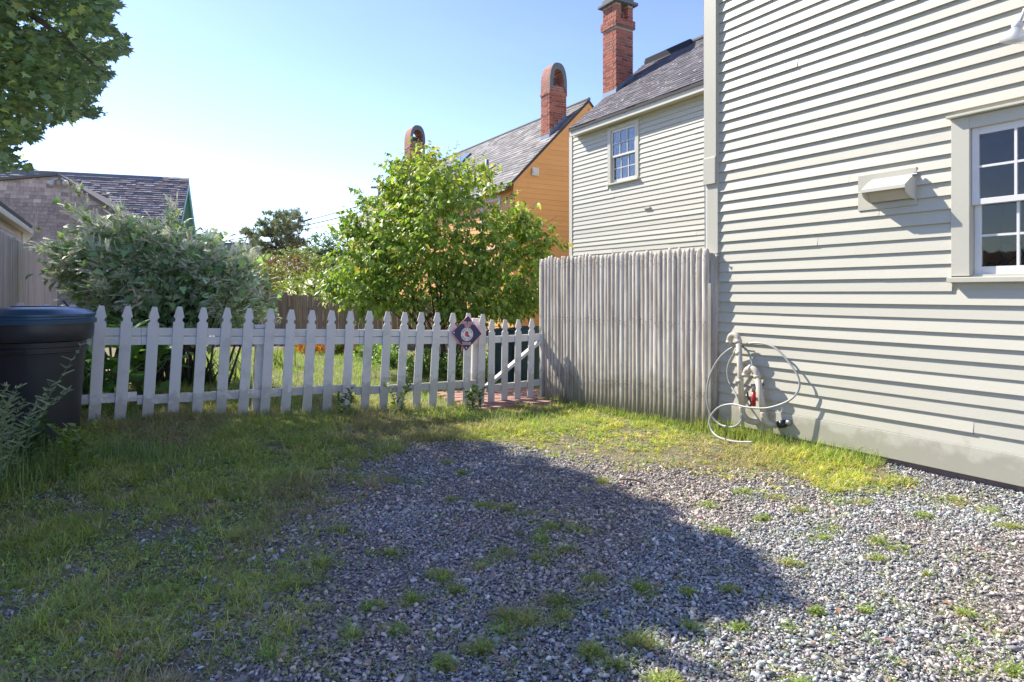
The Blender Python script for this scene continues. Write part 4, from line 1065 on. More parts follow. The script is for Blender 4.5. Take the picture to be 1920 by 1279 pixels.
# ------------------------------------------------------------------ bins
def bin_(name, loc, R, H, mats, label, cat='bin', group=None):
    t = empty(name, loc); tag(t, label, cat, group)
    k = R/.39
    MB().lathe([(.27*k, 0), (.285*k, .01), (.30*k, .3*H), (.325*k, .60*H), (.333*k, .66*H), (.345*k, .665*H), (.348*k, .70*H), (.335*k, .705*H), (.338*k, .74*H), (.372*k, .75*H), (.385*k, .78*H), (.39*k, .83*H), (.388*k, .875*H), (.37*k, .88*H)], 56).build('body', mats[0], t, smooth=True)
    o = MB().box(-.14*k, .14*k, -.365*k, -.30*k, .68*H, .695*H).build('grip', mats[0], t, bevel=.004)
    lid = MB().lathe([(.375*k, .872*H), (.405*k, .874*H), (.408*k, .905*H), (.395*k, .912*H), (.393*k, .925*H), (.402*k, .93*H), (.40*k, .945*H), (.34*k, .975*H), (.25*k, .992*H), (.19*k, .996*H), (.17*k, .975*H), (.03*k, .972*H)], 56).build('lid', mats[1], t, smooth=True)
    MB().bar((-.2*k, 0, .992*H), (.2*k, 0, .992*H), .07*k, .022, (0, 0, 1)).build('lid_handle', mats[1], lid, bevel=.006)
    for o in t.children:
        m_ = o.modifiers.new('w', 'EDGE_SPLIT'); m_.split_angle = radians(38)
    return t
bx = -.726*5.28
bin_('rubbish_bin', (bx, 5.28, gz(bx, 5.28)), .39, 1.29-gz(bx, 5.28)+.005, (M['can'], M['lid']), 'large round black plastic bin with lid tinted like reflected blue sky at the left fence end')
for k, (px, yy, lab) in enumerate(((950, 10.2, 'left'), (992, 10.0, 'right'))):
    p = at(px, 612 if k else 616, yy); bin_('garden_bin', (p.x, yy, gz(p.x, yy)), .33, p.z-gz(p.x, yy), (M['gcan'], M['gcan']), 'dark teal green garden bin behind the picket gate, '+lab+' one of two', 'bin', 'green bins behind the gate')

# ------------------------------------------------------------------ brick path behind the gate
bp = empty('brick_path', tuple(PF.w(psx(965), 0, 0)), PF.ang)
bp['kind'] = 'structure'; bp['label'] = 'pink red brick path passing under the white gate'
ub = MB().box(-.098, .098, -.047, .047, -.03, .03).mesh('path_brick', M['pathbrick'])
cnt = 0
for j in range(13):
    for i in range(-3, 4):
        if cnt >= 290: break
        xx = i*.205+(.1 if j % 2 else 0); yy = -.28+j*.104
        wpt = Frame(bp.location[:2], VD).w(xx, yy, 0); zz = gz(wpt.x, wpt.y)+.012
        link('brick', ub, None, bp, (xx+random.uniform(-.003, .003), yy, zz-.028+.03+random.uniform(-.004, .004)), (random.uniform(-.02, .02), random.uniform(-.02, .02), random.uniform(-.02, .02))); cnt += 1

# ------------------------------------------------------------------ wires and poles
def wire(pts, r, label, Y0, Y1):
    P_ = []
    n = len(pts)
    for i, (px, py) in enumerate(pts):
        P_.append(at(px, py, Y0+(Y1-Y0)*i/(n-1)))
    o = MB().tube(crom(P_, 5), r, 5).build('overhead_wire', M['wire']); tag(o, label, 'wire', 'overhead wires')
wire([(340, 438), (372, 446), (420, 452), (480, 459), (560, 462), (650, 461)], .016, 'dark cable crossing low from the teal gable to behind the pine', 30, 46)
wire([(370, 457), (420, 452), (476, 441), (530, 425), (585, 411), (640, 396), (700, 378)], .022, 'uppermost overhead wire rising to the right past the pine', 34, 34)
wire([(372, 462), (430, 450), (480, 443), (562, 425), (620, 412), (680, 396), (720, 385)], .026, 'thick middle overhead wire rising to the right past the pine', 33, 33)
wire([(400, 455), (470, 449), (562, 432), (620, 422), (670, 409), (720, 396)], .018, 'lowest overhead wire rising to the right past the pine', 32, 32)
MB().tube([at(563, 417, 34), at(585, 410, 34)], .045, 8).build('splice_sleeve', M['wire']); tag(bpy.data.objects['splice_sleeve'], 'thick black splice sleeve on the overhead wire right of the pine', 'cable sleeve')
for px, pt, Y, lab in ((624, 462, 44, 'pale utility pole among the distant trees left of the leafy tree'), (711, 338, 40, 'slim utility pole top showing left of the leafy tree crown')):
    p = at(px, pt, Y); t = empty('utility_pole', (p.x, Y, 0)); tag(t, lab, 'utility pole')
    MB().tube([(0, 0, 0), (0, 0, p.z)], [.15, .10], 10).build('shaft', M['pole'], t, smooth=True)
    MB().box(-.5, .5, -.05, .05, p.z-.5, p.z-.38).build('cross_arm', M['pole'], t)

# stick lying on the gravel
a = ground_at(1163, 904); b = ground_at(1212, 911)
o = MB().tube(crom([a+Vector((0, 0, .02)), (a+b)/2+Vector((0, .01, .028)), b+Vector((0, 0, .02))]), [.006]*5+[.008]*8, 7).build('stick', M['bark']); tag(o, 'dark dead stick lying on the gravel at the edge of the tree shade', 'stick')

# ================================================================== vegetation and gravel
def multi(name, parts, mat, parent=None, smooth=False, loc=None):
    """parts: list of (template, pos, R, scale, colors) merged into one mesh"""
    VV = []; LL = []; SS = []; CC = []; off = 0
    for tmpl, pos, R, scale, colors in parts:
        tv, tf = tmpl; tv = np.array(tv, float); n = len(pos); k = len(tv)
        if n == 0: continue
        scale = np.asarray(scale, float)
        if scale.ndim == 1: scale = np.repeat(scale[:, None], 3, 1)
        V = np.einsum('nij,nkj->nki', R, tv[None]*scale[:, None, :])+pos[:, None, :]
        flat = np.concatenate([np.array(f) for f in tf]); sizes = np.array([len(f) for f in tf])
        LL.append((flat[None, :]+(np.arange(n)*k)[:, None]).ravel()+off); SS.append(np.tile(sizes, n))
        VV.append(V.reshape(-1, 3)); CC.append(np.repeat(np.concatenate([colors, np.ones((n, 1))], 1), k, 0)); off += n*k
    V = np.concatenate(VV); L = np.concatenate(LL); S = np.concatenate(SS); C = np.concatenate(CC)
    if loc is not None: V = V-np.array(loc)[None]
    me = bpy.data.meshes.new(name)
    me.vertices.add(len(V)); me.vertices.foreach_set('co', V.ravel().astype(np.float32))
    me.loops.add(len(L)); me.loops.foreach_set('vertex_index', L.astype(np.int32))
    me.polygons.add(len(S)); me.polygons.foreach_set('loop_start', np.concatenate([[0], np.cumsum(S)[:-1]]).astype(np.int32))
    if smooth: me.polygons.foreach_set('use_smooth', np.ones(len(S), bool))
    me.update(calc_edges=True)
    a = me.color_attributes.new('tint', 'FLOAT_COLOR', 'POINT'); a.data.foreach_set('color', C.ravel().astype(np.float32))
    me.materials.append(mat); return link(name, me, None, parent)
def proj(P):
    return CX+F*P[:, 0]/P[:, 1], HY-F*(P[:, 2]-EYE)/P[:, 1]
def rnd3(n):   # random rotations
    d = randdir(n); return basis(d, randdir(n))
LEAF = ([(0, 0, 0), (-.27, .38, .07), (.27, .38, .07), (0, .42, 0), (0, 1, -.10)], [(0, 3, 1), (0, 2, 3), (1, 3, 4), (3, 2, 4)])
LEAF2 = ([(0, 0, 0), (-.3, .45, .05), (.3, .45, .05), (0, 1, -.05)], [(0, 2, 1), (1, 2, 3)])
HEART = ([(0, 0, 0), (-.32, -.10, .03), (-.42, .25, .06), (-.2, .65, .03), (0, 1, -.12), (.2, .65, .03), (.42, .25, .06), (.32, -.10, .03), (0, .4, -.02)],
         [(0, 8, 2, 1), (8, 3, 2), (8, 4, 3), (8, 5, 4), (8, 6, 5), (8, 0, 7, 6)])
mo = [(0, 0), (.10, .16), (.42, .06), (.36, .24), (.52, .50), (.27, .47), (.24, .60), (.10, .66), (0, 1.0), (-.10, .66), (-.24, .60), (-.27, .47), (-.52, .50), (-.36, .24), (-.42, .06), (-.10, .16)]
MAPLE = ([(x, y, .12*abs(x)) for x, y in mo]+[(0, .35, 0)], [(16, i, (i+1) % 16) for i in range(16)])
BLADE = ([(-.5, 0, 0), (.5, 0, 0), (-.42, .10, .45), (.42, .10, .45), (-.26, .34, .8), (.26, .34, .8), (0, .75, 1)], [(0, 1, 3, 2), (2, 3, 5, 4), (4, 5, 6)])
_sp = []; _sf = []
for j in range(9):
    y = j/9.; l = .26*(1-j/10.)
    for s in (-1, 1):
        n0 = len(_sp); _sp += [(0, y, -.12*y*y), (s*l*.6, y+.10, -.12*y*y+.05), (s*l, y+.20, -.12*y*y-.02), (s*l*.45, y+.03, -.12*y*y)]; _sf += [(n0, n0+1, n0+2, n0+3)]
SPRAY = (_sp, _sf)
def ico():
    t = (1+5**.5)/2
    v = np.array([(-1,t,0),(1,t,0),(-1,-t,0),(1,-t,0),(0,-1,t),(0,1,t),(0,-1,-t),(0,1,-t),(t,0,-1),(t,0,1),(-t,0,-1),(-t,0,1)], float)/1.9
    f = [(0,11,5),(0,5,1),(0,1,7),(0,7,10),(0,10,11),(1,5,9),(5,11,4),(11,10,2),(10,7,6),(7,1,8),(3,9,4),(3,4,2),(3,2,6),(3,6,8),(3,8,9),(4,9,5),(2,4,11),(6,2,10),(8,6,7),(9,8,1)]
    return v, f
OCT = ([(1, 0, 0), (0, 1, 0), (-1, 0, 0), (0, -1, 0), (0, 0, 1), (0, 0, -1)], [(0, 1, 4), (1, 2, 4), (2, 3, 4), (3, 0, 4), (1, 0, 5), (2, 1, 5), (3, 2, 5), (0, 3, 5)])

# ---- gravel
def vnoise(x, y, s, seed=0):
    """cheap smooth value noise"""
    r = np.random.RandomState(100+seed); T = r.rand(64, 64); x = x*s+31.7; y = y*s+17.3
    xi = np.floor(x).astype(int); yi = np.floor(y).astype(int); fx = x-xi; fy = y-yi; fx = fx*fx*(3-2*fx); fy = fy*fy*(3-2*fy)
    g = lambda a, b: T[a % 64, b % 64]
    return (g(xi, yi)*(1-fx)+g(xi+1, yi)*fx)*(1-fy)+(g(xi, yi+1)*(1-fx)+g(xi+1, yi+1)*fx)*fy
N0 = 330000
x = rs.uniform(-3.0, 4.5, N0); y = rs.uniform(2.1, 7.0, N0)
px, py = proj(np.stack([x, y, np.full(N0, .03)], 1))
wall_side = (x-2.07)*(-WY.x)+(y-6.5)*(-WY.y)      # distance in front of the wall
gm = grassmask(x, y)
keep = (px > -60) & (px < 1990) & (py < 1340) & (wall_side > -.02) & (y < 6.9) & (rs.rand(N0) > gm*(.80+.15*(y > 5)))
keep &= (y < 4.2) | (rs.rand(N0) < .8)
trk = np.clip((vnoise(x, y, .9, 3)*.6+vnoise(x, y, 2.7, 4)*.4-.50)*4+np.clip((x-1.9)*.8, 0, .5)*(y < 3.9), 0, 1); keep &= rs.rand(N0) > trk*.62
x = x[keep]; y = y[keep]; gm = gm[keep]; n = len(x)
sz = np.clip(rs.lognormal(math.log(.0052), .46, n), .0024, .017)*(1+.12*(y > 4))
z = gzn(x, y)+sz*rs.uniform(-.1, .45, n)+.003
pos = np.stack([x, y, z], 1)
sc3 = np.stack([sz*rs.uniform(.8, 1.5, n), sz*rs.uniform(.7, 1.1, n), sz*rs.uniform(.28, .62, n)], 1)
up = unit(np.array([0, 0, 1.])+rs.normal(0, .35, (n, 3))); R = basis(randdir(n), up)
R = np.stack([R[:, :, 0], R[:, :, 1], R[:, :, 2]], -1)
cols = pal(n, [(.24, .255, .245), (.34, .35, .33), (.45, .45, .415), (.58, .56, .51), (.155, .165, .165), (.50, .40, .31), (.72, .69, .63)], [.24, .25, .19, .1, .14, .05, .03], .15)
brown = vnoise(x, y, 1.1, 3)*.7+vnoise(x, y, 3.3, 4)*.3; k = np.clip(np.clip((brown-.5)*4, 0, 1)+trk[keep]*.8, 0, 1)[:, None]*.75
cols = cols*(1-k)+cols*np.array([1.15, .93, .78])*k
parts = []
iv, jf = ico(); near = y < 4.2; var = rs.randint(0, 3, n)
for q in range(3):
    tv = iv*(1+np.random.RandomState(q).uniform(-.36, .30, (12, 1))); m_ = near & (var == q)
    parts.append(((tv, jf), pos[m_], R[m_], sc3[m_], cols[m_]))
    tv2 = np.array(OCT[0])*(1+np.random.RandomState(q+9).uniform(-.25, .25, (6, 1))); m_ = ~near & (var == q)
    parts.append(((tv2, OCT[1]), pos[m_], R[m_], sc3[m_]*1.12, cols[m_]))
g_ = multi('gravel', parts, M['stone']); tag(g_, 'loose blue grey crushed gravel over the parking yard', kind='stuff')
print('stones', n)

# ---- grass
def blades(n_x, n_y, h, wd, bend, cols, zoff=0):
    n = len(n_x); z = gzn(n_x, n_y)+zoff
    a = rs.uniform(0, 2*pi, n); tilt = rs.normal(0, .42, n)
    R = np.zeros((n, 3, 3)); ca, sa = np.cos(a), np.sin(a)
    upv = unit(np.stack([-sa*tilt, ca*tilt, np.ones(n)], 1)); fw = np.stack([-sa, ca, np.zeros(n)], 1)
    xx = unit(np.cross(fw, upv)); fw = np.cross(upv, xx); R = np.stack([xx, fw, upv], -1)
    return (BLADE, np.stack([n_x, n_y, z-.004], 1), R, np.stack([wd, h*bend, h], 1), cols)
GCOL = [(.37, .47, .09), (.46, .55, .11), (.54, .54, .14), (.62, .52, .26), (.32, .41, .09)]
def clumps(cx, cy, ch, nb, spread, cols, wd, lay=.9):
    """radiating clumps of blades: one centre, height and colour per clump"""
    i = np.repeat(np.arange(len(cx)), nb); n = len(i); a = rs.uniform(0, 2*pi, n); q = np.abs(rs.normal(0, 1, n))*spread[i]
    x = cx[i]+np.cos(a)*q; y = cy[i]+np.sin(a)*q
    h = ch[i]*rs.uniform(.35, 1.15, n); lean = np.clip(q/spread[i], 0, 1.6)*lay*.6+rs.uniform(0, .45, n)*lay
    da = a+rs.normal(0, .7, n); fwd = np.stack([np.cos(da), np.sin(da), 0*a], 1); up = unit(fwd*lean[:, None]+np.array([0, 0, 1.]))
    xx = unit(np.cross(fwd, up)); fw2 = np.cross(up, xx)
    c = cols[i]*(1+rs.normal(0, .14, (n, 1))); st = rs.rand(n) < .08; c[st] = np.array([.62, .54, .34])*rs.uniform(.6, 1.1, (st.sum(), 1))
    return (BLADE, np.stack([x, y, gzn(x, y)+.001], 1), np.stack([xx, fw2, up], -1), np.stack([wd[i]*rs.uniform(.6, 1.4, n), h*rs.uniform(.4, 1.6, n), h], 1), np.clip(c, 0, 1))
def field(dens, x0, x1, y0, y1, mask, hf, P, wmul=1., seed=0, cm=(1, 1, 1), lay=.9):
    N = int(dens*(x1-x0)*(y1-y0)); x = rs.uniform(x0, x1, N); y = rs.uniform(y0, y1, N); px, py = proj(np.stack([x, y, gzn(x, y)], 1))
    ws = (x-2.07)*(-WY.x)+(y-6.5)*(-WY.y)
    p = mask(x, y)*(.16+1.0*np.clip((vnoise(x, y, 2.2, seed)*.5+vnoise(x, y, 6.5, seed+1)*.5-.36)*4.0, 0, 1))
    k = (px > -90) & (px < 2000) & (py < 1370) & (ws > .02) & (rs.rand(N) < p)
    x, y = x[k], y[k]; n = len(x); h = hf(x, y)*rs.lognormal(0, .38, n)
    c = pal(n, GCOL, P, .16)*np.array(cm); dry = np.clip((vnoise(x, y, 1.3, seed+5)-.55)*4, 0, 1)[:, None]*.75*(rs.rand(n, 1) < .8)
    c = c*(1-dry)+np.array([.46, .36, .24])*dry*rs.uniform(.7, 1.2, (n, 1))
    nb = rs.randint(9, 26, n); sp = h*rs.uniform(.35, .9, n)
    return clumps(x, y, h, nb, sp, c, np.where(y < 4.2, .0030, .0044)*wmul, lay)
def mleft(x, y):
    by = [0, 2.3, 2.6, 3.2, 4.0, 4.7, 5.4, 5.9, 6.6, 9.0]; bx = [-.7, -.95, -1.05, -1.15, -1.25, -1.2, -1.25, -1.0, .6, 2.]
    return np.clip((np.interp(y, by, bx)-x)/.7+.5, 0, 1)
def mstrip(x, y):
    pat = np.clip((vnoise(x, y, 1.7, 300)*.55+vnoise(x, y, 4.5, 301)*.45-.36)*5, .3, 1)
    fy = [-.6, 0, .9, 1.7, 2.3, 2.75, 3.1, 6]; fv = [6.4, 5.85, 5.3, 5.05, 4.6, 4.55, 6.0, 9]
    return np.clip((y-np.interp(x, fy, fv)+.7*(vnoise(x, y, 3.0, 302)-.5)+.3*(vnoise(x, y, 9.0, 303)-.5))/.6+.45, 0, 1)*pat
P1 = [.30, .28, .17, .10, .15]; P2 = [.22, .36, .28, .10, .04]
parts = [field(1200, -4.6, .9, 2.2, 7.9, mleft, lambda x, y: .022+.055*vnoise(x, y, 3.6, 8)**1.5+.012*(y > 5.2), P1, 1.1, 0),
         field(900, -.8, 3.2, 4.4, 8.0, mstrip, lambda x, y: .014+.030*vnoise(x, y, 4, 9)+.03*np.clip((x-1.2), 0, 1)*(y < 5.8), P2, 1.25, 20, (1.15, 1.1, 1.0), 1.2)]
print('grass blades', sum(len(p_[1]) for p_ in parts))
o = multi('grass', parts, M['grass']); tag(o, 'rough weedy grass creeping over the gravel in front of the fences', kind='stuff')
# lawn beyond the picket fence
def mlawn(x, y):
    s = (x+3.75)*VD.x*0+((x+3.75)*(-VD.y)+(y-5.9)*VD.x)   # distance behind the fence line
    path = (np.abs((x-.03)*VD.x+(y-8.1)*VD.y) < .62) & (s < 1.1)
    return np.where((s > .05) & (~path), 1., 0.)
x = None
def lawn(N):
    x = rs.uniform(-6, 1.2, N); y = rs.uniform(6, 13.5, N); k = (rs.rand(N) < mlawn(x, y)*(.45+.55*vnoise(x, y, 2, 40))); x, y = x[k], y[k]
    h = rs.uniform(.04, .09, len(x)); c = pal(len(x), [(.20, .36, .07), (.28, .43, .09), (.36, .47, .12)], None, .2)
    return blades(x, y, h, h*0+.006, rs.uniform(.3, 1.2, len(x)), c)
o = multi('lawn', [lawn(60000)], M['grass']); tag(o, 'green garden lawn behind the picket fence', kind='stuff')

# ---- small leafy weeds + tufts on the gravel
tufts = [(990, 1172, 55, .10), (955, 1160, 30, .08), (1055, 1135, 34, .08), (765, 1130, 26, .07), (705, 1140, 22, .07), (735, 1040, 26, .06), (830, 1085, 30, .06), (900, 1222, 26, .06), (1112, 1232, 26, .06),
         (1205, 1110, 32, .06), (1100, 1095, 30, .08), (950, 955, 34, .05), (1000, 965, 34, .05), (905, 950, 22, .04), (1040, 990, 36, .05), (1090, 1000, 32, .05), (1010, 1012, 30, .05), (1055, 1035, 34, .06), (955, 1040, 34, .05),
         (890, 1065, 26, .05), (1010, 1050, 26, .05), (860, 1110, 24, .05), (750, 1185, 30, .06), (830, 1250, 20, .05), (1160, 1255, 24, .06), (1200, 1210, 30, .08), (1290, 1115, 20, .04), (1350, 1000, 22, .04),
         (1555, 990, 40, .05), (1540, 1010, 26, .045), (1650, 1018, 22, .05), (1675, 1030, 18, .04), (1790, 942, 40, .05), (1700, 905, 30, .05), (1730, 970, 22, .04), (1640, 1050, 16, .04), (1810, 1155, 16, .03), (1500, 960, 26, .05), (1600, 915, 30, .05),
         (1430, 975, 16, .04), (1355, 1000, 16, .03), (1625, 945, 28, .05), (1570, 945, 22, .05), (1860, 960, 26, .05), (1895, 990, 26, .05), (1330, 950, 20, .04), (1400, 925, 26, .05), (1460, 935, 26, .05), (1370, 1110, 18, .04), (1390, 1180, 16, .03),
         (640, 1000, 30, .06), (600, 1060, 34, .07), (660, 1200, 34, .08), (520, 1230, 40, .08), (560, 1100, 36, .08), (850, 940, 18, .04), (790, 905, 20, .04), (740, 905, 26, .05), (870, 890, 16, .04), (840, 870, 18, .04), (1130, 905, 18, .04), (1060, 1160, 26, .06),
         (1740, 1080, 14, .03), (1500, 1290, 18, .04), (1240, 1280, 30, .06), (1905, 1265, 22, .05), (1620, 1150, 14, .03), (1480, 1060, 16, .05), (1300, 1180, 18, .04), (1530, 1150, 12, .03)]
TX, TY, TH, TN, TS, lx_, ly_, ls_ = [], [], [], [], [], [], [], []
for (tx, ty, rp_, th_) in tufts:
    c = ground_at(tx, ty); r = rp_/F*c.y*1.1
    for sub in range(rs.randint(5, 11)):
        a = rs.uniform(0, 2*pi); q = abs(rs.normal(0, .6))*r; TX.append(c.x+cos(a)*q); TY.append(c.y+sin(a)*q*.8); TH.append(th_*rs.uniform(.4, 1.15)*(1 if q < r*.6 else .6)); TN.append(rs.randint(22, 70)); TS.append(r*rs.uniform(.14, .36))
        k = rs.randint(6, 22); lx_.append(TX[-1]+rs.normal(0, r*.35, k)); ly_.append(TY[-1]+rs.normal(0, r*.3, k)); ls_.append(rs.uniform(.006, .015, k))
for _ in range(1300):
    px = rs.uniform(250, 1900); py = rs.uniform(830, 1279); c = ground_at(px, py)
    if (c.x-2.07)*(-WY.x)+(c.y-6.5)*(-WY.y) < .05: continue
    if rs.rand() > .15+.95*vnoise(np.array([c.x]), np.array([c.y]), 1.2, 77)[0]: continue
    TX.append(c.x); TY.append(c.y); TH.append(rs.uniform(.010, .035)); TN.append(rs.randint(3, 20)); TS.append(rs.uniform(.006, .03))
    k = rs.randint(0, 12); lx_.append(c.x+rs.normal(0, .02, k)); ly_.append(c.y+rs.normal(0, .02, k)); ls_.append(rs.uniform(.005, .012, k))
TX, TY, TH, TN, TS = map(np.array, (TX, TY, TH, TN, TS)); lx_, ly_, ls_ = map(np.concatenate, (lx_, ly_, ls_))
pt = [clumps(TX, TY, TH, TN, TS, pal(len(TX), [(.28, .40, .08), (.38, .47, .10), (.48, .46, .16), (.22, .30, .08), (.50, .42, .22)], [.3, .3, .2, .1, .1], .15), np.full(len(TX), .0028), 1.1)]
# broad low leaves in tufts and in the grassy areas
N = 100000; x = rs.uniform(-4.2, 3.2, N); y = rs.uniform(2.3, 7.4, N); m_ = np.maximum(mleft(x, y), mstrip(x, y))*(vnoise(x, y, 3.5, 60) > .42); ws = (x-2.07)*(-WY.x)+(y-6.5)*(-WY.y)
k = (rs.rand(N) < m_) & (ws > .03); x, y = x[k], y[k]
LX = np.concatenate([lx_, x]); LY = np.concatenate([ly_, y]); LS = np.concatenate([ls_, rs.uniform(.010, .026, len(x))]); n = len(LX)
LZ = gzn(LX, LY)+rs.uniform(.004, .03, n); d = randdir(n); d[:, 2] = np.abs(d[:, 2])*.5
pt.append((LEAF, np.stack([LX, LY, LZ], 1), basis(d, np.array([0, 0, 1.])+rs.normal(0, .3, (n, 3))), np.stack([LS*1.2, LS*1.3, LS], 1), pal(n, [(.24, .36, .09), (.32, .44, .11), (.40, .46, .14)], None, .2)))
o = multi('ground_weeds', pt, M['grass']); tag(o, 'low weeds and crabgrass tufts growing through the gravel', kind='stuff')
# dry twigs / stalk litter
N = 900; px = rs.uniform(0, 1900, N); py = rs.uniform(840, 1279, N); g = np.array([tuple(ground_at(a, b)) for a, b in zip(px, py)])
ws = (g[:, 0]-2.07)*(-WY.x)+(g[:, 1]-6.5)*(-WY.y); g = g[ws > .05]; n = len(g); d = randdir(n); d[:, 2] *= .12; g[:, 2] += .018
STK = ([(-.5, 0, 0), (.5, 0, 0), (0, 0, 1), (-.5, 1, 0), (.5, 1, 0), (0, 1, 1)], [(0, 3, 4, 1), (1, 4, 5, 2), (2, 5, 3, 0), (0, 1, 2), (3, 5, 4)])
L_s = rs.lognormal(math.log(.035), .5, n)
o = multi('dry_stalks', [(STK, g, basis(d, np.array([0, 0, 1.])+0*d), np.stack([L_s*0+.0022, L_s, L_s*0+.0022], 1), pal(n, [(.40, .34, .24), (.22, .17, .11), (.5, .46, .38)]))], M['stone'])
tag(o, 'dry stalks and twig litter scattered on the gravel', kind='stuff')

N = 260; px = rs.uniform(0, 1900, N); py = rs.uniform(800, 1279, N); g = np.array([tuple(ground_at(a, b)) for a, b in zip(px, py)])
ws = (g[:, 0]-2.07)*(-WY.x)+(g[:, 1]-6.5)*(-WY.y); g = g[ws > .05]; n = len(g); d = randdir(n); d[:, 2] *= .2; g[:, 2] += .02
o = multi('fallen_leaves', [(LEAF, g, basis(d, np.array([0, 0, 1.])+rs.normal(0, .35, (n, 3))), rs.uniform(.015, .045, n), pal(n, [(.34, .22, .13), (.26, .19, .13), (.44, .34, .22), (.32, .17, .12)]))], M['stone']); tag(o, 'small dead leaves scattered over the gravel and grass', kind='stuff')
# ---- generic woody plants
def tubes(name, chains, mat, parent, n=6):
    mb = MB()
    for pts, r0, r1 in chains:
        m = len(pts); mb.tube(pts, [r0+(r1-r0)*i/(m-1) for i in range(m)], n)
    return mb.build(name, mat, parent, smooth=True)
def ell(n, E, shell=.55):
    """points in a union of ellipsoids E=(cx,cy,cz,rx,ry,rz), biased to the shell"""
    E = np.array(E, float); w_ = E[:, 3]*E[:, 4]*E[:, 5]; w_ = w_**.8; i = rs.choice(len(E), n, p=w_/w_.sum())
    d = randdir(n); r = (shell+(1-shell)*rs.rand(n))**(1/1.); r = np.where(rs.rand(n) < .35, rs.rand(n)**.4, r)
    return E[i, :3]+d*E[i, 3:]*r[:, None], d, i
def twig_leaves(starts, dirs, length, per, size, droop=.5, tmpl=LEAF, cols=None, up=(0, 0, 1.)):
    n = len(starts); t = np.tile(np.linspace(.15, 1, per), n)[:, None]; S = np.repeat(starts, per, 0); D = np.repeat(dirs, per, 0); L = np.repeat(np.broadcast_to(length, n), per)[:, None]
    P = S+D*L*t; P[:, 2] -= (L[:, 0]*.25*t[:, 0]**2)
    side = np.cross(D, np.array([0, 0, 1.])); side = unit(side+1e-6)*np.tile(np.where(np.arange(per) % 2, 1, -1), n)[:, None]
    ld = unit(D*.45+side*.7+rs.normal(0, .35, P.shape)+np.array([0, 0, -droop]))
    R = basis(ld, np.array(up)+rs.normal(0, .45, P.shape)); s = np.exp(rs.normal(0, .22, len(P)))*size
    return (tmpl, P+rs.normal(0, .012, P.shape), R, s, cols(len(P), P) if callable(cols) else pal(len(P), cols, None, .18))

# ---- central leafy tree
ct = at(835, 640, 11.0); cb_ = Vector((ct.x, 11.0, gz(ct.x, 11)))
tr = empty('leafy_tree', tuple(cb_)); tag(tr, 'bushy multi-stemmed green leafy tree behind the picket fence in front of the orange house', 'tree')
def pe(px, py, dy, rx, ry, rz): p = at(px, py, 11+dy); return (p.x, p.y, p.z, rx/111.5, ry, rz/111.5)
E = [pe(830, 440, 0, 150, 1.3, 125), pe(720, 500, -.3, 100, .9, 85), pe(945, 500, -.1, 85, .9, 85), pe(790, 345, 0, 68, .65, 55), pe(885, 370, .1, 60, .6, 55), pe(672, 545, -.3, 46, .5, 36), pe(905, 575, .1, 90, .7, 35), pe(690, 460, -.2, 50, .5, 45), pe(985, 455, 0, 45, .5, 35), pe(725, 410, 0, 65, .7, 60), pe(830, 545, 0, 160, 1.0, 45), pe(945, 400, .1, 45, .6, 40)]
P_, D_, I_ = ell(4600, E, .6)
kk = (vnoise(P_[:, 0]*1.0+P_[:, 1]*.6, P_[:, 2], 2.6, 200)*.6+vnoise(P_[:, 0]-P_[:, 1], P_[:, 2], 5.5, 201)*.4) > .42
P_ = P_[kk]; D_ = D_[kk]
D2 = unit(D_*np.array([1, 1, .7])+np.array([0, 0, .55])+rs.normal(0, .35, D_.shape))
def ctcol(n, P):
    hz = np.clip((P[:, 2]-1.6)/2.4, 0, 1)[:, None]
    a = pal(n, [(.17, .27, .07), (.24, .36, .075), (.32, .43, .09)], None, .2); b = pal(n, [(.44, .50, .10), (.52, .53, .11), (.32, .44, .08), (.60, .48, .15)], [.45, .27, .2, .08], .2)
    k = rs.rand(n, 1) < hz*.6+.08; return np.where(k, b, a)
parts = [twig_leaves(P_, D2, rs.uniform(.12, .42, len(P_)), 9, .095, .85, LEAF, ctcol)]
# projecting sprigs
spr = []
for (px, py, qx, qy) in ((745, 370, 742, 292), (700, 420, 656, 340), (690, 470, 640, 415), (800, 320, 803, 262), (830, 330, 842, 272), (890, 330, 890, 288), (960, 420, 1008, 378), (980, 450, 1045, 405), (1000, 470, 1046, 445), (720, 380, 712, 322), (655, 545, 612, 528), (665, 500, 638, 472), (1000, 560, 1012, 575), (700, 560, 665, 600), (780, 560, 770, 598), (735, 360, 700, 330), (860, 330, 865, 282), (760, 340, 750, 312), (930, 360, 950, 340), (790, 330, 780, 285), (815, 300, 822, 268), (850, 310, 858, 262), (875, 320, 880, 296), (700, 390, 676, 352), (680, 440, 652, 380), (665, 480, 640, 440), (1010, 470, 1035, 425), (1000, 500, 1022, 520), (940, 380, 975, 352), (915, 350, 930, 305), (1005, 540, 1018, 560)):
    a, b = at(px, py, 11+random.uniform(-.3, .3)), at(qx, qy, 11+random.uniform(-.3, .3)); spr.append((a, b))
Sa = np.array([tuple(a) for a, b in spr]); Sb = np.array([tuple(b) for a, b in spr]); Ld = np.linalg.norm(Sb-Sa, axis=1)
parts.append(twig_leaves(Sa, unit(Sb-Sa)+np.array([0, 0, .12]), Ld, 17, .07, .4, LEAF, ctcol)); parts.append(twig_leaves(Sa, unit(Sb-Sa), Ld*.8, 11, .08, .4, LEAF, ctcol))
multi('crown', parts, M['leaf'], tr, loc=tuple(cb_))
chains = []
stems = []
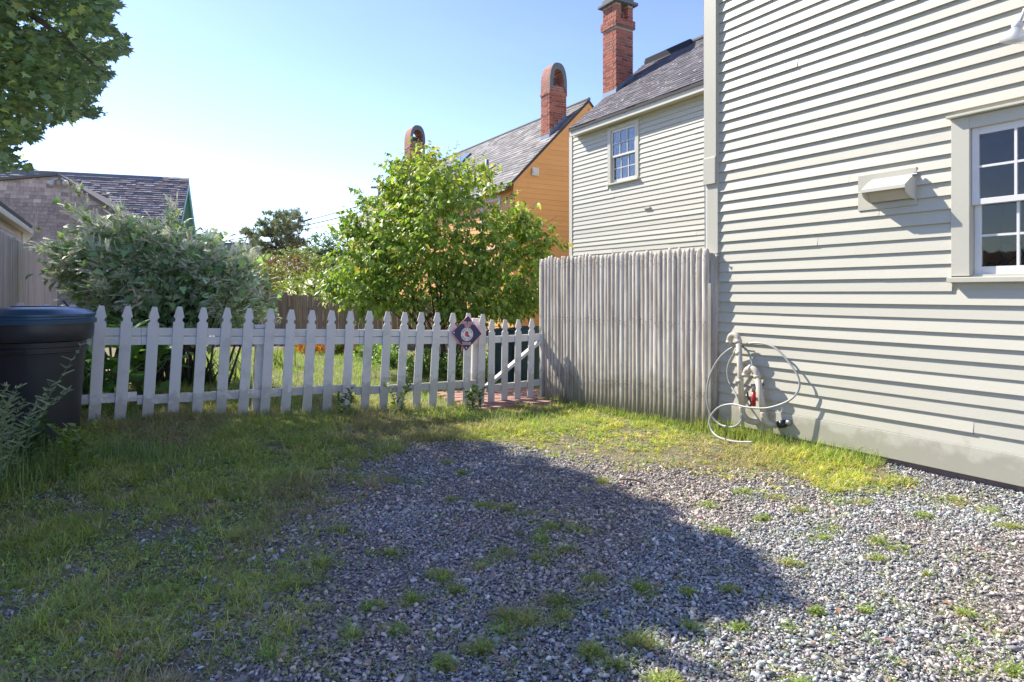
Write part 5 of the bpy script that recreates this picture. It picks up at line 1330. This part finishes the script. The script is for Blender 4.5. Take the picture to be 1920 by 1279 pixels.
for i in range(15):
    a = random.uniform(0, 2*pi); b0 = Vector((.10*cos(a)*random.random()*2, .10*sin(a), -.05)); j = random.randrange(len(E)); e = E[j]
    tip = Vector((e[0]+random.uniform(-.5, .5)*e[3], e[1]+random.uniform(-.4, .4)*e[4], e[2]+random.uniform(-.2, .6)*e[5]))-cb_
    mid = b0.lerp(tip, .45)+Vector((random.uniform(-.1, .1), random.uniform(-.1, .1), .22)); r = random.uniform(.018, .034)
    pts = crom([b0, mid*.5+b0*.5+Vector((random.uniform(-.05, .05), 0, .08)), mid, tip], 5); chains.append((pts, r, .005)); stems.append(pts)
    for q in range(5):
        s0_ = pts[random.randrange(4, len(pts)-2)]; t_ = s0_+Vector((random.uniform(-.7, .7), random.uniform(-.5, .5), random.uniform(.1, .7)))
        chains.append(([s0_, s0_.lerp(t_, .5)+Vector((0, 0, .05)), t_], .011, .003))
for a, b in spr: chains.append(([a-cb_+(a-b)*.5, a-cb_, b-cb_], .006, .002))
tubes('trunk', chains, M['bark'], tr)

# ---- knotweed-like flowering bush at left
kx, ky = -4.72, 8.7; kb = Vector((kx, ky, gz(kx, ky)))
kw = empty('flowering_bush', tuple(kb)); tag(kw, 'big arching bush with large leaves and creamy white flower sprays behind the fence at left', 'bush')
lp_ = []; ld_ = []; sp_ = []; sd_ = []; chains = []
tips = [(95, 482), (130, 500), (165, 440), (150, 412), (215, 410), (260, 420), (300, 430), (235, 445), (345, 436), (385, 462), (425, 494), (450, 522), (472, 556), (496, 596), (488, 575), (440, 535), (400, 560), (430, 600), (465, 605), (200, 500), (170, 530), (140, 545), (120, 520)]
for i in range(170):
    if i < 95:
        tx, ty = tips[i % len(tips)]; tip = at(tx+random.gauss(0, 20), ty+random.gauss(4, 16), 8.6+random.uniform(-.6, .3))
    else:
        tip = at(random.uniform(150, 480), random.uniform(440, 610), 8.3+random.uniform(-.5, .9)); 
    b0 = Vector((kx+random.uniform(-.55, .55), ky+random.uniform(-.3, .4), kb.z))
    apex = Vector((b0.x*.45+tip.x*.55, b0.y*.5+tip.y*.5, max(tip.z+.10, kb.z+random.uniform(1.3, 2.0))))
    apex.z = min(apex.z, EYE+random.uniform(.35, .72)*(1 if tip.x < -4.0 else .55))
    pts = crom([b0, b0.lerp(apex, .5)+Vector((0, 0, .3)), apex, tip], 6); chains.append(([p-kb for p in pts], .011, .003))
    m = len(pts)
    for j in range(4, m):
        for q in range(2):
            p = pts[j].lerp(pts[max(0, j-1)], random.random()); d = Vector((random.uniform(-1, 1), random.uniform(-1, .3), random.uniform(-.7, .25)))
            lp_.append(p); ld_.append(d)
    for j in range(8, m):
        for q in range(random.choice((1, 2, 3, 3))):
            p = pts[j].lerp(pts[j-1], random.random()); d = (pts[j]-pts[j-1]).normalized()*.7+Vector((random.uniform(-.8, .8), random.uniform(-.9, .2), random.uniform(-.1, .9)))
            sp_.append(p); sd_.append(d)
lp_ = np.array([tuple(v) for v in lp_]); ld_ = np.array([tuple(v) for v in ld_]); sp_ = np.array([tuple(v) for v in sp_]); sd_ = np.array([tuple(v) for v in sd_])
n = len(lp_); print('kw leaves', n, len(sp_))
lp2 = np.concatenate([lp_, lp_+rs.normal(0, .10, lp_.shape), lp_+rs.normal(0, .12, lp_.shape)]); ld2 = np.concatenate([ld_, ld_+rs.normal(0, .5, ld_.shape), ld_+rs.normal(0, .5, ld_.shape)]); n = len(lp2)
multi('foliage', [(HEART, lp2, basis(ld2, np.array([0, -.5, 1.])+rs.normal(0, .4, (n, 3))), rs.uniform(.06, .13, n), pal(n, [(.24, .37, .19), (.30, .43, .22), (.38, .50, .26)], None, .2))], M['leaf'], kw, loc=tuple(kb))
rp_ = np.repeat(sp_, 6, 0)+rs.normal(0, .035, (len(sp_)*6, 3)); rd_ = np.repeat(sd_, 6, 0)+rs.normal(0, .38, (len(sp_)*6, 3))+np.array([0, -.15, .15]); n = len(rp_)
multi('flower_sprays', [(SPRAY, rp_, basis(rd_, np.array([0, -.3, 1.])+rs.normal(0, .5, (n, 3))), rs.uniform(.07, .18, n), pal(n, [(.80, .84, .72), (.88, .89, .80), (.66, .73, .60), (.82, .79, .56)], None, .12))], M['flower'], kw, loc=tuple(kb))
for i in range(16):
    b0 = Vector((random.uniform(-.7, 1.1), random.uniform(-.4, .3), -.02)); chains.append(([b0, b0+Vector((random.uniform(-.2, .2), 0, .5)), b0+Vector((random.uniform(-.5, .5), random.uniform(-.2, .2), 1.1))], .02, .008))
tubes('canes', chains, M['bark'], kw, 5)

# ---- maple at the left whose crown shades the yard (its trunk stands outside the frame)
KX = cos(PHI)/math.tan(SUN_EL); KY = sin(PHI)/math.tan(SUN_EL)
def Bx(y):
    return np.interp(y, [1.2, 2.0, 2.3, 2.45, 2.75, 3.0, 3.3, 4.04, 4.7, 5.3, 5.9, 6.7, 7.2, 8.0, 9.0], [-.4, .05, .25, .55, 1.05, 1.42, 1.45, 1.15, .78, .42, .05, -.55, -1.1, -2.0, -3.0])
mt0 = Vector((-6.9, 6.1, gz(-6.9, 6.1))); mp = empty('maple_tree', tuple(mt0)); tag(mp, 'maple tree whose dark leafy branches fill the upper left corner of the picture', 'tree')
def outline_px(px, py):
    """right-hand limit of the visible crown for a row py"""
    lim = np.interp(py, [-200, 0, 40, 70, 95, 115, 135, 165, 200, 212, 235, 262, 285, 305, 318, 330], [330, 232, 205, 240, 248, 190, 212, 190, 172, 205, 90, 78, 20, 62, 60, -50])
    return px < lim
def crown_points(n):
    x = rs.uniform(-12, -2.4, n); y = rs.uniform(3.2, 13, n); z = rs.uniform(2.3, 10, n)
    e = ((x+6.9)/4.6)**2+((y-7.9)/4.6)**2+((z-6.2)/3.9)**2
    xs_ = x+KX*z; ys_ = y-KY*z
    lump = vnoise(x*1.0+z*.7, y, 1.1, 90)*.6+vnoise(x+y, z, 2.3, 91)*.4
    edge = (vnoise(ys_, xs_, 2.5, 92)-.5)*.35+(vnoise(ys_, xs_, 9, 99)-.5)*.35+np.abs(rs.normal(0, .10, n))*-1
    sh_ok = (xs_ < Bx(ys_)+edge-.05) & (ys_ < 8.0)
    px, py = proj(np.stack([x, y, z], 1))
    inview = (py > -40) & (py < 1300) & (px > -30)
    vis_ok = ~inview | (outline_px(px, py) & (py < 318))
    fleck = ((xs_-fl_.x)**2+(ys_-fl_.y)**2) > .10**2
    ok = (e < 1.05) & (lump > .30) & sh_ok & vis_ok & fleck & (y > 2.2)
    return np.stack([x, y, z], 1)[ok]
fl_ = ground_at(150, 885)
CP = crown_points(150000); px, py = proj(CP)
vis = (px > -160) & (px < 330) & (py > -160)
print('maple pts', len(CP), vis.sum())
# visible zone gets more, lobed leaves on twigs
def vis_points(n):
    px = rs.uniform(-60, 250, n); py = rs.uniform(-60, 318, n); Y = rs.uniform(5.2, 8.6, n)
    lay = vnoise(px/90.+py/60., Y, 1.6, 93)
    X = (px-CX)/F*Y; Z = EYE+(HY-py)/F*Y; xs_ = X+KX*Z; ys_ = Y-KY*Z
    ok = outline_px(px+8, py) & (xs_ < Bx(ys_)+.12) & (vnoise(px, py, 1/26., 94) > .22) & (((xs_-fl_.x)**2+(ys_-fl_.y)**2) > .10**2)
    # fill in lower-left bay: sky shows between the main mass and the lowest branch
    ok &= ~((py > 262) & (py < 285) & (px > 22))
    return np.stack([X, Y, Z], 1)[ok]
VPt = vis_points(17000); nV = len(VPt)
mc = [(.18, .25, .14), (.24, .32, .16), (.30, .38, .16), (.42, .48, .16)]
dr = unit(rs.normal(0, 1, (nV, 3))*np.array([1, 1, .35])+np.array([.5, 0, -.25]))
parts = [(MAPLE, VPt, basis(dr, np.array([0, 0, 1.])+rs.normal(0, .4, (nV, 3))), rs.uniform(.05, .10, nV), pal(nV, [tuple(np.array(q)*1.25) for q in mc], [.35, .35, .2, .1], .2))]
O = CP[~vis][:30000]; nO = len(O)
parts.append((LEAF2, O, basis(randdir(nO)*np.array([1, 1, .5]), np.array([0, 0, 1.])+rs.normal(0, .45, (nO, 3))), rs.uniform(.14, .22, nO)[:, None]*np.array([[1.5, 1, 1]]), pal(nO, mc, None, .2)))
Q = CP[vis]; nQ = len(Q); parts.append((MAPLE, Q[:6000], basis(randdir(min(nQ, 6000)), np.array([0, 0, 1.])+rs.normal(0, .4, (min(nQ, 6000), 3))), rs.uniform(.06, .11, min(nQ, 6000)), pal(min(nQ, 6000), mc, None, .2)))
multi('crown', parts, M['mapleleaf'], mp, loc=tuple(mt0))
chains = [(crom([(0, 0, -.1), (-.05, .15, 1.5), (-.1, .5, 3.0), (-.1, .9, 4.6), (0, 1.3, 6.5), (0, 1.6, 8.2)], 5), .24, .05)]
for k in range(16):
    src = chains[0][0][random.randrange(8, 22)]; j = VPt[rs.randint(nV)] if k < 8 else O[rs.randint(nO)]
    tip = Vector(j)-mt0; chains.append((crom([src, src.lerp(tip, .4)+Vector((0, 0, .35)), src.lerp(tip, .75)+Vector((0, 0, .25)), tip], 5), .07, .008))
tubes('trunk', chains, M['bark'], mp, 8)

# ---- shrubs, pine and far trees
def shrub(name, label, cat, Es, n, size, cols, base_z=0., group=None, per=7, tw=.3, droop=.3, mat='leaf', trunk=True):
    E = []
    for (px, py, Y, rx, ry, rz) in Es: p = at(px, py, Y); E.append((p.x, p.y, p.z, rx/F*Y, ry, rz/F*Y))
    bx, by = E[0][0], E[0][1]; t = empty(name, (bx, by, base_z)); tag(t, label, cat, group)
    P, D, I = ell(n, E, .5); D2 = unit(D+np.array([0, 0, .5])+rs.normal(0, .4, D.shape))
    multi('crown', [twig_leaves(P, D2, rs.uniform(tw*.4, tw, n), per, size, droop, LEAF2 if size < .12 else LEAF, cols)], M[mat], t, loc=(bx, by, base_z))
    if trunk:
        ch = []
        for e in E:
            tip = Vector(e[:3])-Vector((bx, by, base_z)); ch.append((crom([(random.uniform(-.08, .08), 0, -.1), tip*.5+Vector((random.uniform(-.1, .1), 0, 0)), tip], 5), max(.03, e[3]*.06), .012))
            for q in range(4):
                a = tip*random.uniform(.5, .95); ch.append(([a, a+Vector((random.uniform(-.6, .6)*e[3], random.uniform(-.5, .5)*e[4], random.uniform(.2, .8)*e[5]))], .02, .006))
        tubes('trunk', ch, M['bark'], t, 6)
    return t
YG = [(.26, .34, .06), (.32, .38, .08), (.17, .27, .05), (.40, .42, .12)]
DG = [(.14, .22, .10), (.19, .27, .12), (.12, .18, .09)]
shrub('shrub', 'bright yellow green shrub with pinkish flecks just over the brown fence beside the flowering bush', 'shrub', [(500, 527, 17.5, 40, .5, 28), (470, 520, 17.6, 20, .4, 25)], 420, .075, [(.25, .31, .08), (.34, .38, .10), (.42, .30, .20), (.14, .20, .06)])
shrub('shrub', 'airy pale yellow green shrub hanging over the brown fence left of the leafy tree', 'shrub', [(590, 533, 16.6, 55, .4, 20), (545, 545, 16.2, 30, .3, 10), (640, 530, 16.6, 40, .4, 24)], 520, .06, YG)
shrub('shrub', 'dull red leaved shrub among green ones behind the brown fence below the pine', 'shrub', [(548, 505, 19.5, 20, .5, 20), (505, 498, 19.8, 22, .5, 14)], 260, .07, [(.22, .11, .08), (.27, .14, .09), (.14, .16, .06)])
shrub('shrub', 'soft olive green conifer shrub directly beneath the pine trunk', 'shrub', [(560, 492, 22, 55, .9, 26), (490, 500, 22, 40, .9, 20), (620, 505, 22, 35, .8, 20)], 700, .08, [(.24, .29, .11), (.33, .38, .14), (.18, .24, .09)])
shrub('shrub', 'feathery pale shrub beside the top of the flowering bush below the flat roofed building', 'shrub', [(455, 497, 20, 20, .4, 22)], 220, .06, [(.26, .32, .13), (.34, .38, .18)])
shrub('tree', 'dark rounded tree in the distance left of the utility pole', 'tree', [(597, 465, 42, 18, 1., 26), (585, 490, 42, 28, 1., 22)], 420, .17, DG, tw=.6, group='distant trees behind the pine')
shrub('tree', 'dark broad distant tree directly behind the pale utility pole', 'tree', [(635, 462, 43, 24, 1., 26), (645, 492, 43, 28, 1., 24), (615, 490, 43, 26, 1, 20)], 560, .17, DG, tw=.6, group='distant trees behind the pine')
# pine
pb = at(528, 560, 30); pine = empty('pine_tree', (pb.x, 30, 0)); tag(pine, 'irregular windswept pine with dark needle clumps standing against the sky', 'tree')
cl = [(620, 190, 1), (680, 200, .9), (740, 190, 1.1), (790, 215, 1), (790, 300, 1.1), (740, 270, .9), (540, 260, 1.1), (520, 330, 1), (600, 330, 1), (640, 260, .8), (700, 360, 1.1), (650, 310, 1), (430, 330, .7), (380, 318, .7), (460, 390, .8), (790, 395, .9), (750, 400, .9), (560, 440, .9), (510, 430, .8), (650, 420, .9), (740, 460, .9), (600, 520, 1.2), (700, 520, 1.3), (780, 500, 1.2), (820, 400, .6), (560, 540, 1.1), (830, 540, 1), (660, 560, 1.2)]
NE = []; chains = []
tp = [at(370+a/4.263, 360+b/4.263, 30) for a, b in ((690, 700), (670, 520), (640, 420), (625, 340), (700, 250), (770, 200))]
base = Vector((pb.x, 30, 0)); tr_pts = crom([Vector((tp[0].x, 30, 0))]+tp, 4); chains.append(([p-base for p in tr_pts], .16, .03))
for (a, b, s) in cl:
    c = at(370+a/4.263, 360+b/4.263, 30+random.uniform(-.7, .7)); r = s*.26
    k = int(26*s); NE.append(np.array(tuple(c))+rs.normal(0, 1, (k, 3))*np.array([r, r, r*.5])); near_ = min(tr_pts, key=lambda q: (q-c).length+max(0, q.z-c.z)*2)
    chains.append(([near_-base, near_.lerp(c, .6)-base+Vector((0, 0, -.05)), c-base], .045, .015))
NE = np.concatenate(NE); n = len(NE); NP = np.repeat(NE, 22, 0)+rs.normal(0, .03, (n*22, 3)); nd = unit(rs.normal(0, 1, (n*22, 3))+np.array([0, 0, .5]))
NT = ([(-.5, 0, 0), (.5, 0, 0), (0, 1, 0)], [(0, 1, 2)])
multi('crown', [(NT, NP, basis(nd, randdir(n*22)), np.stack([np.full(n*22, .035), rs.uniform(.14, .24, n*22), np.full(n*22, 1.)], 1), pal(n*22, [(.22, .26, .14), (.29, .33, .18), (.36, .30, .19)], [.5, .35, .15], .2))], M['needle'], pine, loc=tuple(base))
tubes('trunk', chains, M['bark'], pine, 7)
# far belt of trees closing the horizon
N = 5200; x = rs.uniform(-110, 90, N); y = rs.uniform(75, 84, N); hh = 2.8+2.6*vnoise(x, y*0, .11, 55)+1.2*vnoise(x, y*0, .5, 56); z = rs.rand(N)**.7*hh
o = multi('tree_belt', [(LEAF, np.stack([x, y, z], 1), rnd3(N), rs.uniform(.9, 1.7, N), pal(N, DG, None, .25))], M['leaf']); tag(o, 'far belt of dark trees along the horizon', kind='stuff')

M['leafstem'] = plain('green_stem', (.16, .22, .08), .6)
# ---- garden plants behind the picket fence
def clump(name, label, cat, px, Y, n, h, wd, spread, cols, lean=1.0, group=None):
    p = at(px, 600, Y); c = Vector((p.x, Y, gz(p.x, Y))); a = rs.uniform(0, 2*pi, n)
    x = c.x+rs.normal(0, spread*.25, n); y = c.y+rs.normal(0, spread*.25, n)
    R = np.zeros((n, 3, 3)); tilt = rs.uniform(.1, .9, n)*lean; fw = np.stack([np.cos(a), np.sin(a), 0*a], 1); up = unit(fw*tilt[:, None]+np.array([0, 0, 1.])); xx = unit(np.cross(fw, up)); fw2 = np.cross(up, xx)
    R = np.stack([xx, fw2, up], -1); H_ = h*rs.uniform(.6, 1.1, n)
    o = multi(name, [(BLADE, np.stack([x, y, np.full(n, c.z)], 1), R, np.stack([np.full(n, wd), H_*.6, H_], 1), pal(n, cols, None, .18))], M['grass']); tag(o, label, cat, group); return o
IG = [(.18, .29, .09), (.24, .36, .11), (.33, .42, .14)]
clump('iris_clump', 'spiky strap-leaved clump behind the fence just left of the white post', 'plant', 455, 9.0, 46, .62, .022, .5, IG)
clump('iris_clump', 'spiky sunlit strap-leaved clump behind the fence just right of the white post', 'plant', 530, 10.4, 34, .55, .02, .35, [(.2, .25, .06), (.14, .2, .05)])
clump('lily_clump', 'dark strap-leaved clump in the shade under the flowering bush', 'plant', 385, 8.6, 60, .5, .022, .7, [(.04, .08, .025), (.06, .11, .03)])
for px, Y, lab in ((165, 6.8, 'large glossy leaves behind the fence next to the black bin'), (215, 6.9, 'large dark ribbed leaves behind the fence, second plant from the black bin'), (268, 7.3, 'large blue green leaves behind the fence, third plant from the black bin')):
    p = at(px, 600, Y); c = np.array([p.x, Y, gz(p.x, Y)]); n = 46; a = rs.uniform(0, 2*pi, n); d = np.stack([np.cos(a), np.sin(a), rs.uniform(-.1, .9, n)], 1)
    pos = c+np.array([0, 0, .1])+d*rs.uniform(.1, .3, (n, 1))+np.array([0, 0, 1.])*rs.uniform(0, .55, (n, 1))
    t_ = empty('broadleaf_plant', tuple(c)); tubes('stems', [([(0, 0, -.02), tuple((q-c)*.5+np.array([0, 0, .05])), tuple(q-c)], .008, .004) for q in pos[::2]], M['leafstem'], t_, 5); o = t_
    multi('leaves', [(HEART, pos, basis(d, np.array([0, 0, 1.])+rs.normal(0, .3, (n, 3))), rs.uniform(.12, .26, n), pal(n, [(.13, .27, .13), (.18, .35, .11), (.24, .42, .11)], None, .2))], M['leaf'], t_, loc=tuple(c))
    tag(o, lab, 'plant', 'broad leaved plants behind the fence')
# orange flower bed
N = 1500; px = rs.uniform(556, 676, N); Y = rs.uniform(12.6, 13.4, N); X = (px-CX)/F*Y; hh = .10+.30*vnoise(px, Y, .08, 70)
Z = gzn(X, Y)+rs.rand(N)*hh; d = unit(rs.normal(0, .4, (N, 3))+np.array([0, 0, 1.]))
o = multi('orange_flowers', [(LEAF, np.stack([X, Y, Z], 1), basis(d, randdir(N)), rs.uniform(.04, .09, N), pal(N, [(.55, .14, .05), (.6, .25, .08), (.4, .10, .06), (.25, .25, .06)], None, .15))], M['leaf'])
tag(o, 'bed of orange and red flowers along the brown fence seen between the pickets', kind='stuff')
# leafy border plants under the tree
for px, Y, r, lab in ((700, 12.2, .4, 'low bright green plant behind the pickets beside the orange flowers'), (735, 11.3, .35, 'low leafy plant behind the pickets at the left foot of the leafy tree'), (800, 10.6, .45, 'low spreading plant behind the pickets directly under the leafy tree'), (862, 10.4, .4, 'low spreading plant behind the pickets left of the diamond sign'), (915, 11.4, .45, 'dark low plant behind the gate in front of the green bins'), (640, 12.9, .3, 'small pale stemmed plant at the right end of the orange flowers')):
    p = at(px, 600, Y); c = np.array([p.x, Y, gz(p.x, Y)]); n = 640; dd = randdir(n); dd[:, 2] = np.abs(dd[:, 2]); P = c+dd*np.array([r, r, .42])*rs.uniform(.3, 1, (n, 1))
    t_ = empty('border_plant', tuple(c)); tubes('stems', [([(0, 0, -.02), tuple((q-c)*.5+np.array([0, 0, .04])), tuple(q-c)], .006, .003) for q in P[::12]], M['leafstem'], t_, 5); o = t_
    multi('leaves', [(LEAF, P, basis(dd+rs.normal(0, .5, dd.shape), np.array([0, 0, 1.])+rs.normal(0, .5, dd.shape)), rs.uniform(.05, .10, n), pal(n, [(.20, .34, .09), (.28, .42, .12), (.15, .25, .08)], None, .2))], M['leaf'], t_, loc=tuple(c)); tag(o, lab, 'plant', 'border plants behind the fence')
# weeds near the camera at the left
def weed(px, py, Y, h, n, label, cols, feather=True, lean=(.2, 0)):
    random.seed(int(px*7+h*100))
    p = at(px, py, Y); b0 = Vector((p.x, Y, gz(p.x, Y))); t = empty('weed', tuple(b0)); tag(t, label, 'weed', 'tall weeds at the left')
    ch = []; lp = []; ld = []
    for i in range(n):
        hh = h*(random.uniform(.65, 1.05) if i else 1.0); e = Vector((random.gauss(lean[0], .25)*hh, random.gauss(lean[1], .2)*hh, hh)); s = Vector((random.gauss(0, .05), random.gauss(0, .05), 0))
        pts = crom([s, s+e*.5+Vector((-e.x*.15, 0, .04)), s+e], 8); ch.append((pts, .0035, .0012))
        for j in range(2, len(pts)):
            for q in range(3 if feather else 2):
                lp.append(tuple(pts[j]+Vector(b0))); a = random.uniform(0, 2*pi); ld.append((cos(a), sin(a), .6))
    lp = np.array(lp); ld = np.array(ld); k = len(lp)
    T = SPRAY if feather else LEAF
    multi('leaves', [(T, lp, basis(ld, np.array([0, 0, 1.])+rs.normal(0, .4, (k, 3))), rs.uniform(.03, .075, k) if feather else rs.uniform(.035, .07, k), pal(k, cols, None, .15))], M['flower'] if feather else M['leaf'], t, loc=tuple(b0))
    tubes('stems', ch, M['leafstem'], t, 5)
FG = [(.36, .45, .27), (.44, .52, .33), (.27, .36, .19)]
weed(-14, 700, 4.15, .9, 7, 'tall feathery pale green weed at the left edge in front of the black bin', FG, True, (.10, 0))
weed(12, 700, 4.35, .62, 6, 'shorter feathery weed in front of the black bin near the ground', FG, True, (.12, 0))
weed(72, 700, 4.7, .38, 5, 'small broad leaved weed at the foot of the black bin', [(.07, .14, .05), (.10, .19, .06)], False, (0, 0))
weed(40, 700, 4.5, .34, 7, 'low leafy weed between the feathery weeds and the bin', [(.06, .12, .04), (.09, .15, .05)], False, (.1, 0))
weed(150, 700, 4.55, .34, 9, 'sunlit yellow green weed standing in the shaded grass in front of the bin', [(.20, .30, .05), (.26, .33, .07)], False, (0, 0))
weed(745, 700, 7.1, .34, 4, 'dark leaved weed growing against the pickets left of centre', [(.14, .2, .08), (.18, .25, .08)], False, (0, 0))
weed(883, 700, 7.4, .30, 7, 'leafy weed at the foot of the white post below the diamond sign', [(.07, .14, .04), (.11, .19, .05)], False, (0, 0))
weed(645, 700, 6.8, .30, 3, 'thin weed leaning on the pickets near the middle of the fence', [(.07, .14, .04), (.11, .19, .05)], False, (.1, 0))
# coarse grass fringe at the left edge and along the stake screen
fr = []
for (cx_, cy_, sx, sy, n, h, c) in ((-3.55, 4.3, .5, .4, 1500, .26, IG), (-2.9, 4.9, .7, .25, 1200, .14, IG), (-2.0, 5.9, 1.2, .3, 2600, .11, [(.28, .36, .15), (.38, .40, .2), (.46, .42, .26)]), (-.3, 7.0, .7, .2, 1700, .13, IG), (2.35, 5.85, .45, .12, 2000, .16, [(.34, .44, .12), (.44, .48, .16)]), (2.75, 5.15, .25, .12, 1100, .12, [(.30, .42, .11), (.40, .47, .15)])):
    if cy_ == 5.9: x = rs.uniform(-3.4, -.4, n); y = 5.9+(x+3.75)*.591-.12+rs.normal(0, .10, n)
    elif cx_ == 2.35: t_ = rs.rand(n)*1.1-.35; x = 2.07+WX.x*t_+(-WY.x)*np.abs(rs.normal(.08, .08, n)); y = 6.5+WX.y*t_+(-WY.y)*np.abs(rs.normal(.08, .08, n)); x = x[t_ > -.2]; y = y[t_ > -.2]; n = len(x)
    elif cx_ == 2.75: t_ = rs.uniform(.7, 1.65, n); d_ = np.abs(rs.normal(.06, .1, n)); x = 2.07+WX.x*t_-WY.x*d_; y = 6.5+WX.y*t_-WY.y*d_
    else: x = rs.normal(cx_, sx*.5, n); y = rs.normal(cy_, sy*.5, n)
    hh = h*rs.uniform(.35, 1.1, n); fr.append(blades(x, y, hh, hh*0+.004, rs.uniform(.2, 1., n), pal(n, c, None, .2)))
t_ = rs.rand(2600)*2.4; x = SO.x+SD.x*t_-.765*np.abs(rs.normal(.05, .06, 2600)); y = SO.y+SD.y*t_-.644*np.abs(rs.normal(.05, .06, 2600)); hh = rs.uniform(.03, .11, 2600)
fr.append(blades(x, y, hh, hh*0+.004, rs.uniform(.2, 1., 2600), pal(2600, [(.34, .44, .12), (.44, .48, .16), (.24, .34, .10)], None, .2)))
o = multi('tall_grass', fr, M['grass']); tag(o, 'taller grass along the foot of the fences and house wall', kind='stuff')
